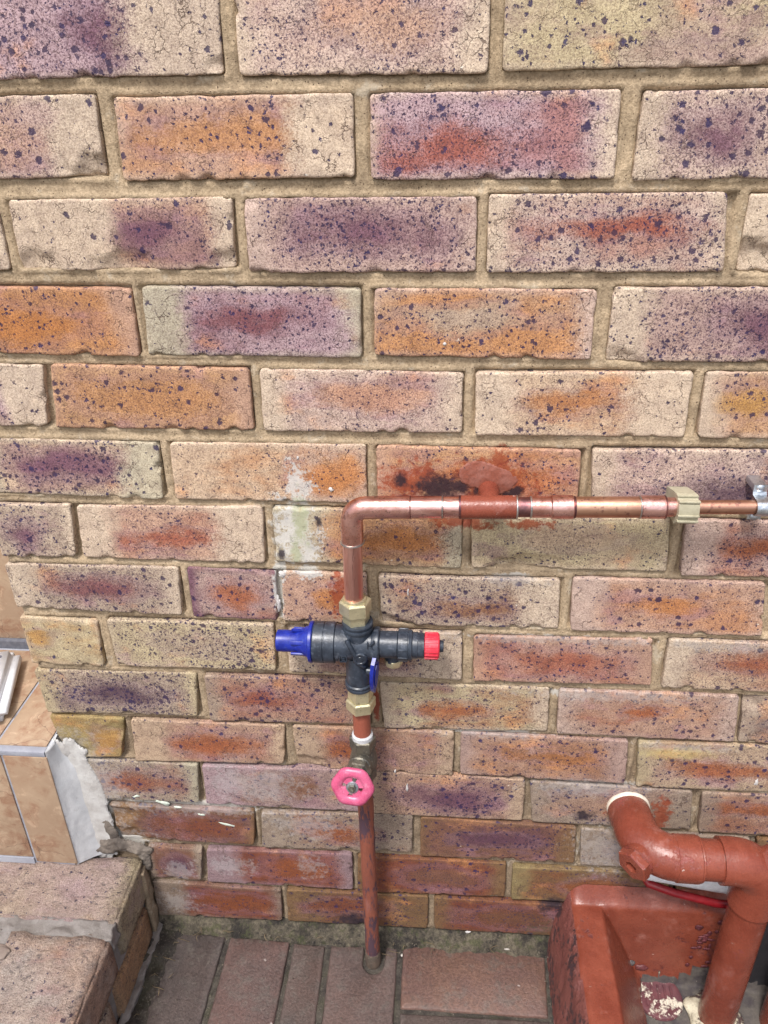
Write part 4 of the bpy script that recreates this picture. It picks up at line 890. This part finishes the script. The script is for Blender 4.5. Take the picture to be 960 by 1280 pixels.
# ------------------------------------------------------------ gully
gy = empty('drain_gully', (.45, -.15, 0), 'red painted concrete gully surround with a chipped rim against the wall', 'drain gully')
GX0, GX1, GY0 = .203, .83, -.40
def gully():
    xs = np.concatenate([np.arange(GX0-.022, .50, .0022), np.arange(.50, GX1+.03, .006)]); ys = np.arange(GY0-.03, .0001, .0022)
    X, Y = np.meshgrid(xs, ys)
    wob = .0035*fbm(X*18, Y*18, 0, 3)
    # outside: rough, nearly upright face with a rounded shoulder
    so = lambda d: np.clip(d/.026, 0, 1)
    dl = X-(GX0-.020)+wob*1.5; dr = (GX1+.020)-X; df = Y-(GY0-.024); d_out = np.minimum(np.minimum(dl, dr), df)
    t = np.clip(d_out/.034, 0, 1); zo = .136*(1-(1-t)**2.6)
    # inside
    il = (.248+wob*.4)-X; ir = X-(GX1-.05); ifr = (GY0+.05)-Y; ib = Y-(-.020)
    pl = np.clip(-il/.072, 0, 1); pr_ = np.clip(-ir/.06, 0, 1); pf = np.clip(-ifr/.06, 0, 1); pb = np.clip(-ib/.016, 0, 1)
    def prof(p, e): return .139 - (.139+.006)*(p**e)
    lx_ = prof(pl, 1.15); rx_ = prof(pr_, 1.15); fx_ = prof(pf, 1.15); bx_ = prof(pb, .9)
    smax = lambda a, b, k=.034: np.maximum(a, b) + np.clip(k-np.abs(a-b), 0, k)**2/(4*k)
    zi = smax(smax(lx_, bx_), np.maximum(rx_, fx_)); zi = np.minimum(zi, .139)
    # sunken grate pocket with a ragged concrete edge
    pk = np.clip((np.minimum(np.minimum(X-.311-.006*fbm(X*50, Y*50, 3, 4)-.25*np.clip(Y+.06, 0, 1), .72-X), -.034-Y+.005*fbm(X*60, Y*60, 8, 4))+wob)/.006, 0, 1); zi = zi - np.minimum(.020, np.maximum(zi+.016, 0))*pk*(zi < .045)
    z = np.minimum(zo, zi)
    bk = np.clip((Y+.020)/.020, 0, 1); z = np.where((d_out > .02), z + .026*bk**1.4*np.clip((d_out-.01)/.03, 0, 1), z)
    rough = np.clip(1-d_out/.030, 0, 1)
    z = z + (.0007+.004*rough)*fbm(X*90, Y*50, 0, 3) + .0012*fbm(X*35, Y*35, 2, 2) - .012*(d_out < .001)
    X = X + rough*.004*fbm(Y*70, z*70, 7, 3)
    ny, nx = X.shape; V = np.stack([X, Y, z], -1).reshape(-1, 3)
    F1, F2 = [], []; rm = rough.reshape(-1)
    for j in range(ny-1):
        for i in range(nx-1):
            a = j*nx+i; (F2 if rm[a] > .18 and X[j, i] < .3 else F1).append((a, a+1, a+nx+1, a+nx))
    return V, F1, F2, pk.reshape(-1)
V, F1, F2, pk_ = gully()
def sub(name, V, F, mat, parent, smooth=180):
    idx = {}; nv = []
    for f in F:
        for i in f:
            if i not in idx: idx[i] = len(nv); nv.append(V[i])
    return link(name, nv, [tuple(idx[i] for i in f) for f in F], mat, parent, smooth)
pocket = [f for f in F1 if pk_[f[0]] > .35]; F1 = [f for f in F1 if pk_[f[0]] <= .35]
shade_faces = [f for f in F1 if V[f[0]][0] > .452 and V[f[0]][0] < .70 and V[f[0]][1] > -.10 and V[f[0]][1] < -.016 and V[f[0]][2] < .128]; hs_ = set(shade_faces); F1 = [f for f in F1 if f not in hs_]
sub('painted_shade_recess', V, shade_faces, plain('recess_shade_black', lin(34,30,34), lin(24,22,26)), gy)  # shade of the recess painted on as near-black basin faces
sub('basin', V, F1, M_REDCONC, gy); sub('rough_side', V, F2, M_REDROUGH, gy)
M_CONC = plaster_mat('bare_concrete', lin(104,98,96), lin(72,68,70), .9)
sub('concrete_floor', V, pocket, paint_mat('spattered_concrete', lin(66,60,62), lin(92,86,80), .8, lin(150,142,126), .60, 40, .8, pale=lin(120,114,102)), gy)
gc = empty('gully_cover', (.345, -.062, -.01), 'round maroon gully cover splashed with cream paint at the foot of the waste pipe', 'drain cover')
cm = paint_mat('splashed_maroon', lin(104,62,66), lin(88,54,60), .5, lin(200,192,176), .545, 50, .5)
MB().lathe([(0, .034), (.004, .035), (.007, .0335), (.0085, .029), (.0075, .026), (.0078, .0001)], (.346, -.060, -.014), (0, 0, 1), 40).build('cover', cm, gc, 40)
for k in range(5):
    MB().box((.346-.019+.0095*k-.0016, -.060-.016, -.0066), (.346-.019+.0095*k+.0016, -.060+.016, -.0044), .0005).build('bar', cm, gc)
lump('cement_collar', (.4195, -.088, -.008), (.040, .038, .011), paint_mat('cream_splash', lin(196,190,168), lin(150,140,120), .7, lin(70,52,50), .52, 60, .7), gy, 9, .35)
lump('chip', (.304, -.034, .030), (.0065, .0035, .0045), M_CONC, gy, 4, .4, sub=3); lump('chip', (.321, -.034, .020), (.010, .004, .006), paint_mat('maroon_chip', lin(92,46,48), lin(104,56,54), .5), gy, 5, .4, sub=3)
# dark flaked patch on the back of the basin
for k in range(26):
    r_ = random.Random(k*3+1); x = .408 + r_.gauss(0, .010); z = r_.uniform(.03, .125); yb = -.0215 - .0155*((.139-z)/.135)**1.1 
    lump('flake', (x, yb-.0006, z), (r_.uniform(.002, .006), .0012, r_.uniform(.0018, .005)), M_FLAKE if k else globals().setdefault('M_FLAKE', paint_mat('dark_flake', lin(80,36,42), lin(96,44,48), .6)), gy, k, .6, sub=2)

# ------------------------------------------------------------ paving
ground = tag(link('ground', [(-60, -60, -.035), (60, -60, -.035), (60, 60, -.035), (-60, 60, -.035)], [(0, 1, 2, 3)], plain('packed_earth', lin(120,112,100), lin(104,96,86))), kind='structure')
paving = tag(bpy.data.objects.new('paving', None), kind='structure'); C.objects.link(paving)
PCOL = [((96,84,80), (84,76,74)), ((112,86,80), (98,82,78)), ((92,84,80), (106,88,82)), ((112,92,86), (98,84,80)), ((126,96,82), (110,84,78)), ((104,90,84), (90,80,78))]
def paver(ring, k, seed, z=0.0):
    """ring: plan outline, metres; slab with a softened upper arris"""
    r = random.Random(seed); n = len(ring); cx = sum(p[0] for p in ring)/n; cy = sum(p[1] for p in ring)/n
    R_ = []
    for i in range(n):                                         # subdivide so the arris can waver
        a, b = ring[i], ring[(i+1) % n]; m = max(1, int(math.hypot(b[0]-a[0], b[1]-a[1])/.010))
        for t in range(m): R_.append((a[0]+(b[0]-a[0])*t/m, a[1]+(b[1]-a[1])*t/m))
    N = len(R_); V = []
    A = np.array(R_); B = np.roll(A, -1, 0)-np.roll(A, 1, 0); nl = np.hypot(B[:, 0], B[:, 1])+1e-9; nx_, ny_ = B[:, 1]/nl, -B[:, 0]/nl
    sgn = 1 if np.sum(A[:, 0]*np.roll(A[:, 1], -1)-np.roll(A[:, 0], -1)*A[:, 1]) > 0 else -1
    wv_ = .0012*fbm(A[:, 0]*90+seed, A[:, 1]*90, 0, 3); tl = (r.uniform(-.012, .012), r.uniform(-.012, .012))
    zt = lambda x, y: z + tl[0]*(x-cx) + tl[1]*(y-cy)
    for ins, dz in ((0, -.05), (0, -.0035), (.0010, -.0012), (.0032, 0)):
        for i in range(N):
            x = A[i, 0] - sgn*nx_[i]*(ins-wv_[i]); y = A[i, 1] - sgn*ny_[i]*(ins-wv_[i]); V.append((x, y, zt(x, y)+dz))
    F = []
    for l in range(3):
        for i in range(N): j = (i+1) % N; F.append((l*N+i, l*N+j, (l+1)*N+j, (l+1)*N+i))
    F.append(tuple(3*N+i for i in range(N))); F.append(tuple(range(N))[::-1])
    m = MB().add(V, F); o = m.build('paver', M_PAVER, paving, 40, (cx, cy, 0))
    c = PCOL[k]; o['base'] = tuple(v*.74 for v in lin(*c[0])); o['core'] = tuple(v*.74 for v in lin(*c[1])); o['seedv'] = (r.uniform(0, 9), r.uniform(0, 9), r.uniform(0, 9))
    return o
notch = [(-.106, -.0145)] + [(-.0895+.0170*math.cos(t), -.040+.0185*math.sin(t)) for t in np.linspace(math.pi, 2*math.pi, 13)] + [(-.0715, -.0145)]
paver([(-.418, -.012), (-.334, -.0135), (-.338, -.235), (-.443, -.235)], 0, 1)
paver([(-.325, -.0145), (-.2275, -.0165), (-.229, -.236), (-.328, -.236)], 1, 2)
paver([(-.2205, -.017), (-.170, -.0185), (-.166, -.238), (-.2215, -.238)], 2, 3, -.001)
paver([(-.1605, -.0175)] + [(-.1065, -.0155)] + [(x, y) for x, y in notch[1:-1]] + [(-.0715, -.013), (-.0535, -.0125), (-.0520, -.236), (-.1555, -.236)], 3, 4)
paver([(-.0455, -.0045), (.1785, .0015-.006), (.1745, -.1065), (-.0435, -.1075)], 4, 5)
paver([(-.0440, -.1135), (.1755, -.1125), (.172, -.215), (-.0430, -.216)], 5, 6, -.0015)
MB().box((-.1640, -.236, -.02), (-.1585, -.02, -.0035)).build('joint_mortar', M_SOIL, paving)
for j in range(4):                                            # the yard goes on behind the camera
    for i in range(11):
        x0_ = -.43+i*.1055; y1_ = -.244-j*.2275
        if x0_+.1 > .17 and j == 0 and False: continue
        paver([(x0_, y1_), (x0_+.0995, y1_), (x0_+.0995, y1_-.2215), (x0_, y1_-.2215)] if x0_ < .08 or j > 1 else [(min(x0_, 9), y1_-.20), (x0_+.0995, y1_-.20), (x0_+.0995, y1_-.2215), (x0_, y1_-.2215)], (i*3+j) % 6, 40+j*20+i)
# damp soil in the joints and along the foot of the wall
def soil(name, x0, x1, y0, y1, f, st=.003):
    X, Y = np.meshgrid(np.arange(x0, x1, st), np.arange(y0, y1, st)); Z = f(X, Y); ny, nx = X.shape
    return tag(link(name, np.stack([X, Y, Z], -1).reshape(-1, 3), [(j*nx+i, j*nx+i+1, (j+1)*nx+i+1, (j+1)*nx+i) for j in range(ny-1) for i in range(nx-1)], M_SOIL, None, 180), kind='stuff')
soil('soil', -.46, .24, -.30, .012, lambda X, Y: -.0048 + .0022*fbm(X*60, Y*60, 0, 3) + .013*np.clip((Y+.022)/.03, 0, 1)**1.3*(1+.8*fbm(X*38, Y*38, 5, 3)) + .011*np.clip((-.405+.10*(Y+.1)-X)/.02, 0, 1)*(1+.9*fbm(X*45, Y*45, 6, 3)) + .004*np.clip((X-.172)/.01, 0, 1)*(1+fbm(X*70, Y*70, 9, 3)))
# mortar fillet at the foot of the wall
def fillet():
    xs = np.arange(-.452, .22, .003); pr = [(.014, .0250), (.006, .0255), (.000, .0215), (-.006, .0140), (-.0105, .0080), (-.0165, -.004)]
    V = []; F = []
    for i, x in enumerate(xs):
        k = float(fbm(x*22, 1.0, 0, 3)); k2 = float(fbm(x*70, 4.0, 0, 3))
        for a, (y, z) in enumerate(pr):
            wj = min(a, 4)/4; V.append((x, y - wj*.006*k2 - .003*k*wj, z*(1+.30*k*(a > 0)) + .0040*float(fbm(x*90, a*3.1, 2, 2))*(a > 0)))
    n = len(pr)
    for i in range(len(xs)-1):
        for a in range(n-1): F.append((i*n+a, i*n+a+1, (i+1)*n+a+1, (i+1)*n+a))
    o = link('base_mortar', V, F, base_mat(), wall, 180); A = np.array(V); put_attr(o, A[:, 0], np.full(len(A), .012) + 0*A[:, 2])
fillet()
# bits lying about: crumbs of mortar, dry stalks, paint flakes
def litter():
    m = MB(); r = random.Random(5)
    for k in range(420):
        q = r.random()
        if q < .45: x, y = r.uniform(-.44, .20), -.010 - abs(r.gauss(0, .010))
        elif q < .75: x, y = -.425 - r.uniform(-.02, .012), r.uniform(-.23, -.01)
        elif q < .88: x, y = r.uniform(.172, .195), r.uniform(-.16, -.005)
        else: x, y = r.uniform(-.4, .18), r.uniform(-.22, -.02)
        s = r.uniform(.0005, .0015); a = r.uniform(0, 6.3); b = .0035 + (.006 if q < .75 else .001)
        c, sn = math.cos(a), math.sin(a); h = s*r.uniform(.4, .9)
        P = [(-s, -s*.6, 0), (s, -s*.5, 0), (s*.8, s*.7, 0), (-s*.7, s*.6, 0), (0, 0, h)]
        m.add([(x+p[0]*c-p[1]*sn, y+p[0]*sn+p[1]*c, b+p[2]) for p in P], [(0, 1, 4), (1, 2, 4), (2, 3, 4), (3, 0, 4), (3, 2, 1, 0)])
    g = plaster_mat('crumbs', lin(104,96,84), lin(58,52,46), .5); tag(m.build('crumbs', g, None, None), kind='stuff')
    m = MB()
    for k in range(34):
        q = r.random()
        x, y = (r.uniform(-.42, .19), -.006 - abs(r.gauss(0, .012))) if q < .6 else (-.43 + r.uniform(-.012, .03), r.uniform(-.2, -.01))
        a = r.uniform(0, 6.3); L = r.uniform(.008, .030); z = .007
        pts = [(x+math.cos(a+t*.6)*L*t, y+math.sin(a+t*.6)*L*t*.6, z+.006*math.sin(t*3)*r.uniform(.2, 1)) for t in (0, .33, .66, 1)]
        m.tube(pts, [.0006, .0006, .0005, .0003], 5)
    tag(m.build('dry_stalks', plaster_mat('dry_stalk', lin(120,104,78), lin(84,72,56), .2), None, 180), kind='stuff')
litter()
for (x, y, sx, sy) in ((.120, -.0105, .009, .003), (.140, -.0095, .004, .0030), (-.046, -.028, .003, .0045)):
    m = lump('paint_flake', (x, y, .0075 if y > -.02 else .003), (sx*.6, sy*.6, .0013), plain('old_paint', lin(180,174,166), lin(150,144,136)), None, int(x*900), .5, sub=2)
    tag(m, ('longer pale flake of dried paint at the wall foot behind the wide paver' if x < .13 else 'smaller pale paint flake at the wall foot, just right of the longer one') if x > 0 else 'pale flake of dried paint caught in the paver joint right of the supply pipe', 'paint flake', 'paint flakes at the foot of the wall' if x > 0 else None)

# ------------------------------------------------------------ low brick step at the left
bs = empty('brick_step', (-.56, -.12, 0), 'low rough step of worn bricks on edge below the tiled porch', 'brick step')
SX, SZ = -.449, .166
def sbrick(lo, hi, sty, seed, rough=.003, face='x'):
    """worn brick block: dense grid box with noisy surface"""
    lo, hi = np.array(lo), np.array(hi); bm = bmesh.new(); bmesh.ops.create_cube(bm, size=1)
    for v in bm.verts: v.co = Vector((lo+hi)/2 + np.array(v.co)*(hi-lo))
    bmesh.ops.bevel(bm, geom=bm.edges[:], offset=.004, segments=2, affect='EDGES')
    for _ in range(3): bmesh.ops.subdivide_edges(bm, edges=[e for e in bm.edges if e.calc_length() > .006], cuts=1, use_grid_fill=True)
    bm.normal_update()
    P = np.array([v.co for v in bm.verts]); Nn = np.array([v.normal for v in bm.verts])
    top = np.clip(Nn[:, 2], 0, 1)
    k = (.0007+rough*top)*fbm(P[:, 0]*55+seed, P[:, 1]*55, P[:, 2]*55, 4) + rough*.8*top*fbm(P[:, 0]*16+seed, P[:, 1]*16, 0, 2)
    P = P + Nn*k[:, None]; ctr = (lo+hi)/2
    F = [tuple(v.index for v in f.verts) for f in bm.faces]; bm.free()
    o = link('brick', P, F, M_BRICK_ROUGH, bs, 180, tuple(ctr)); style_props(o, sty, (hi[0]-lo[0])/2, (hi[2]-lo[2])/2, seed); return o
sbrick((-.72, -.112, .088), (SX, -.002, SZ+.002), 'li lp .0 .0 .5 .6 0 .05 .12 .1 cy', 801, .0055)
sbrick((-.595, -.262, .088), (SX, -.132, SZ), 'wg lg .3 .0 .4 .5 .0 .04 .12 .1 pk', 802, .0095)
sbrick((-.84, -.262, .088), (-.622, -.132, SZ), 'op pk .0 .0 .5 .6 0 .1 .15 .1 pk', 803)
sbrick((-.72, -.405, .088), (SX, -.277, SZ), 'lc pk .0 .0 .5 .6 0 .1 .15 .1 cr', 804)
sbrick((-.66, -.155, .004), (SX, -.022, .078), 'pc pc .8 .0 .6 .8 0 .05 .10 .1 op', 805, .001); sbrick((-.66, -.300, .004), (SX, -.170, .078), 'pc pk .8 .0 .5 .8 0 .0 .12 .1 cr', 806, .001)
sbrick((-.66, -.405, .004), (SX, -.312, .078), 'pk ru .0 .0 .5 .6 0 .1 .15 .1 cr', 807, .001)
sbrick((-.98, -.112, .088), (-.735, -.002, SZ), 'pk op .0 .0 .5 .6 0 .1 .15 .1 pk', 808); sbrick((-1.08, -.262, .088), (-.86, -.132, SZ), 'lc op .0 .0 .5 .6 0 .1 .15 .1 pk', 809); sbrick((-.98, -.405, .088), (-.735, -.277, SZ), 'lc op .0 .0 .5 .6 0 .1 .15 .1 pk', 810)
def rough_block(name, lo, hi, mat, parent, amp, st=.005, fr=30, seed=0):
    lo, hi = np.array(lo), np.array(hi); V = []; F = []; ix = {}
    d = hi-lo; n = [max(2, int(x/st)) for x in d]
    def vid(i, j, k):
        if (i, j, k) not in ix: ix[(i, j, k)] = len(V); V.append(lo + d*np.array([i/n[0], j/n[1], k/n[2]]))
        return ix[(i, j, k)]
    for ax, (u, v) in ((0, (1, 2)), (1, (2, 0)), (2, (0, 1))):
        for side in (0, n[ax]):
            for a in range(n[u]):
                for b in range(n[v]):
                    q = []
                    for da, db in ((0, 0), (1, 0), (1, 1), (0, 1)):
                        t = [0, 0, 0]; t[ax] = side; t[u] = a+da; t[v] = b+db; q.append(vid(*t))
                    F.append(tuple(q if side else q[::-1]))
    P = np.array(V); nz = np.stack([fbm(P[:, 0]*fr+s+seed, P[:, 1]*fr, P[:, 2]*fr, 3) for s in (0, 31, 67)], -1)
    return link(name, P+nz*amp, F, mat, parent, 180)
rough_block('mortar', (-1.08, -.400, -.02), (SX-.006, -.001, SZ-.0075), M_STEPMORTAR, bs, .004, .008)
rough_block('mortar', (-.80, -.136, SZ-.03), (SX-.0005, -.108, SZ-.0015), M_STEPMORTAR, bs, .0060, .003, 60)
rough_block('mortar', (-.626, -.262, SZ-.03), (-.590, -.130, SZ-.001), M_STEPMORTAR, bs, .005, .003, 70)
lump('mortar_lump', (-.600, -.166, SZ+.000), (.022, .012, .004), plain('grey_brown_mortar', lin(130,116,106), lin(118,104,96)), bs, 6, .3)
rough_block('mortar', (SX-.004, -.20, -.01), (SX+.010, -.001, .012), M_STEPMORTAR, bs, .006, .003, 60)
rough_block('mortar', (SX-.004, -.020, -.01), (SX+.004, -.001, .150), M_MORTAR, bs, .003, .004, 45)
# broken mortar packed between the step, the plaster and the wall
M_RUBBLE = plaster_mat('broken_mortar', lin(126,116,106), lin(78,70,64), 1.0)
for k, (x, z, rx, rz, h, a) in enumerate(((-.486, .189, .040, .016, .0055, -.1), (-.455, .186, .024, .014, .007, -.3), (-.492, .225, .010, .030, .003, .2), (-.446, .160, .009, .024, .007, .1), (-.512, .177, .024, .010, .006, 0))):
    smear('mortar_lump', x, z, rx, rz, h, M_RUBBLE, wall, 40+k, .0012, a, .5, 60, .8)

# ------------------------------------------------------------ tiled porch step
ps = empty('porch_step', (-.7, .1, .17), 'raised porch step faced with brown marbled tiles and edged in white plaster', 'tiled step')
TZ, TY = .402, -.0245
def tile(lo, hi): return MB().box(lo, hi, .0012).build('tile', M_TILE, ps, 40, tuple((Vector(lo)+Vector(hi))/2))
MB().box((-1.3, TY+.006, .168), (-.5435, .62, TZ-.010)).build('core', M_PLASTER, ps)
MB().box((-1.3, TY+.0022, .1665), (-.5480, TY+.0075, TZ-.004)).build('grout', M_GROUT, ps)
zr0, zr1 = .1775, TZ-.0105
tile((-.6065, TY, zr0-.006), (-.5425, TY+.009, zr1))
for k in range(3): tile((-.6105-.21*(k+1)+.004, TY, zr0+.004), (-.6105-.21*k, TY+.009, zr1))
MB().box((-1.3, TY-.0005, .1670), (-.6100, TY+.006, zr0+.0015)).build('grout', M_GROUT, ps)
MB().box((-1.3, TY+.0008, TZ-.0102), (-.5445, TY+.012, TZ-.0015), .001).build('nosing', M_GROUT, ps)
MB().box((-1.3, TY+.010, TZ-.010), (-.5445, .201, TZ-.0022)).build('grout', M_GROUT, ps)
tile((-.6185, TY+.0125, TZ-.009), (-.5460, .195, TZ))
for k in range(2): tile((-.6225-.25*(k+1)+.004, TY+.0125, TZ-.009), (-.6225-.25*k, .195, TZ))
rs = MB().box((-1.3, .2015, TZ-.01), (-.5435, .215, TZ+.012)).build('grout', M_DARKGAP, ps)
tile((-.84, .2100, TZ+.0125), (-.545, .222, TZ+.19)); tile((-1.14, .2100, TZ+.0125), (-.844, .222, TZ+.19))
tile((-.84, .2100, TZ+.194), (-.545, .222, TZ+.40)); tile((-1.14, .2100, TZ+.194), (-.844, .222, TZ+.40))
MB().box((-1.3, .2205, TZ+.013), (-.50, .30, 1.6)).build('back_wall', M_PLASTER, ps)
# plaster closing the end of the riser against the wall
def plaster():
    V = []; F = []; zs = np.arange(.168, TZ+.0005, .003); n = 15
    for i, z in enumerate(zs):
        f = (z-.17)/(TZ-.17)
        xe = -.497 - .008*f + .0022*float(fbm(z*60, 2.0, 0, 4)) - .030*max(0, (f-.7)/.3)**1.4
        P0, P1, P2 = Vector((-.5432, TY+.0012, z)), Vector((-.5345, TY+.012, z)), Vector((xe-.004, .0045, z))
        for k in range(n):
            t = k/(n-1); p = P0*(1-t)**2 + P1*2*t*(1-t) + P2*t*t; q = (.0010*float(fbm(z*28, t*3, 1, 3))+.0004*float(fbm(z*120, t*14, 1, 3)))*min(1, t*6)
            V.append((p.x+q, p.y-q, p.z))
    for i in range(len(zs)-1):
        for k in range(n-1): a = i*n+k; F.append((a, a+1, a+n+1, a+n))
    m0 = len(V)
    for k in range(n): V.append((V[(len(zs)-1)*n+k][0]*.6-.5432*.4, .012, TZ-.0005))
    for k in range(n-1): a = (len(zs)-1)*n+k; F.append((a, a+1, m0+k+1, m0+k))
    link('plaster_edge', V, F, M_PLASTER, ps, 180)
plaster()
M_SMEAR = plaster_mat('cement_smear', lin(194,193,190), lin(168,164,160), .6)
smear('plaster_smear', -.514, .282, .028, .128, .0036, M_SMEAR, ps, 71, .0014, .05, .22, 60, .12)
smear('plaster_smear', -.534, .385, .012, .020, .0040, M_SMEAR, ps, 73, .0014, .3, .35, 60, .12)
# ------------------------------------------------------------ white plastic box on the porch
bx = empty('plastic_box', (-.70, .10, TZ), 'long white plastic box with rounded edges lying on the porch tiles', 'plastic box')
ang = math.atan2(.160, -.052); L_ = .155; mt = Matrix.Translation((-.617, .024, TZ+.001)) @ Matrix.Rotation(ang-math.pi/2, 4, 'Z')
hb = MB(); bm = bmesh.new(); bmesh.ops.create_cube(bm, size=1)
for v in bm.verts: v.co = Vector((-.036 + v.co.x*.072, L_/2 + v.co.y*L_, .015 + v.co.z*.030)); v.co.x += (-.007 if v.co.z > .02 and v.co.x > -.03 else 0)
bmesh.ops.bevel(bm, geom=bm.edges[:], offset=.0115, segments=6, affect='EDGES'); bm.verts.index_update()
hb.add([mt @ v.co for v in bm.verts], [tuple(v.index for v in f.verts) for f in bm.faces]); bm.free(); hb.build('case', M_WHITEBOX, bx, 180)
MB().lathe([(0, .0040), (.0008, .0038), (.0012, .0025)], mt @ Vector((-.030, L_*.84, .0294)), (0, 0, 1), 18).build('screw', M_DARKGAP, bx)
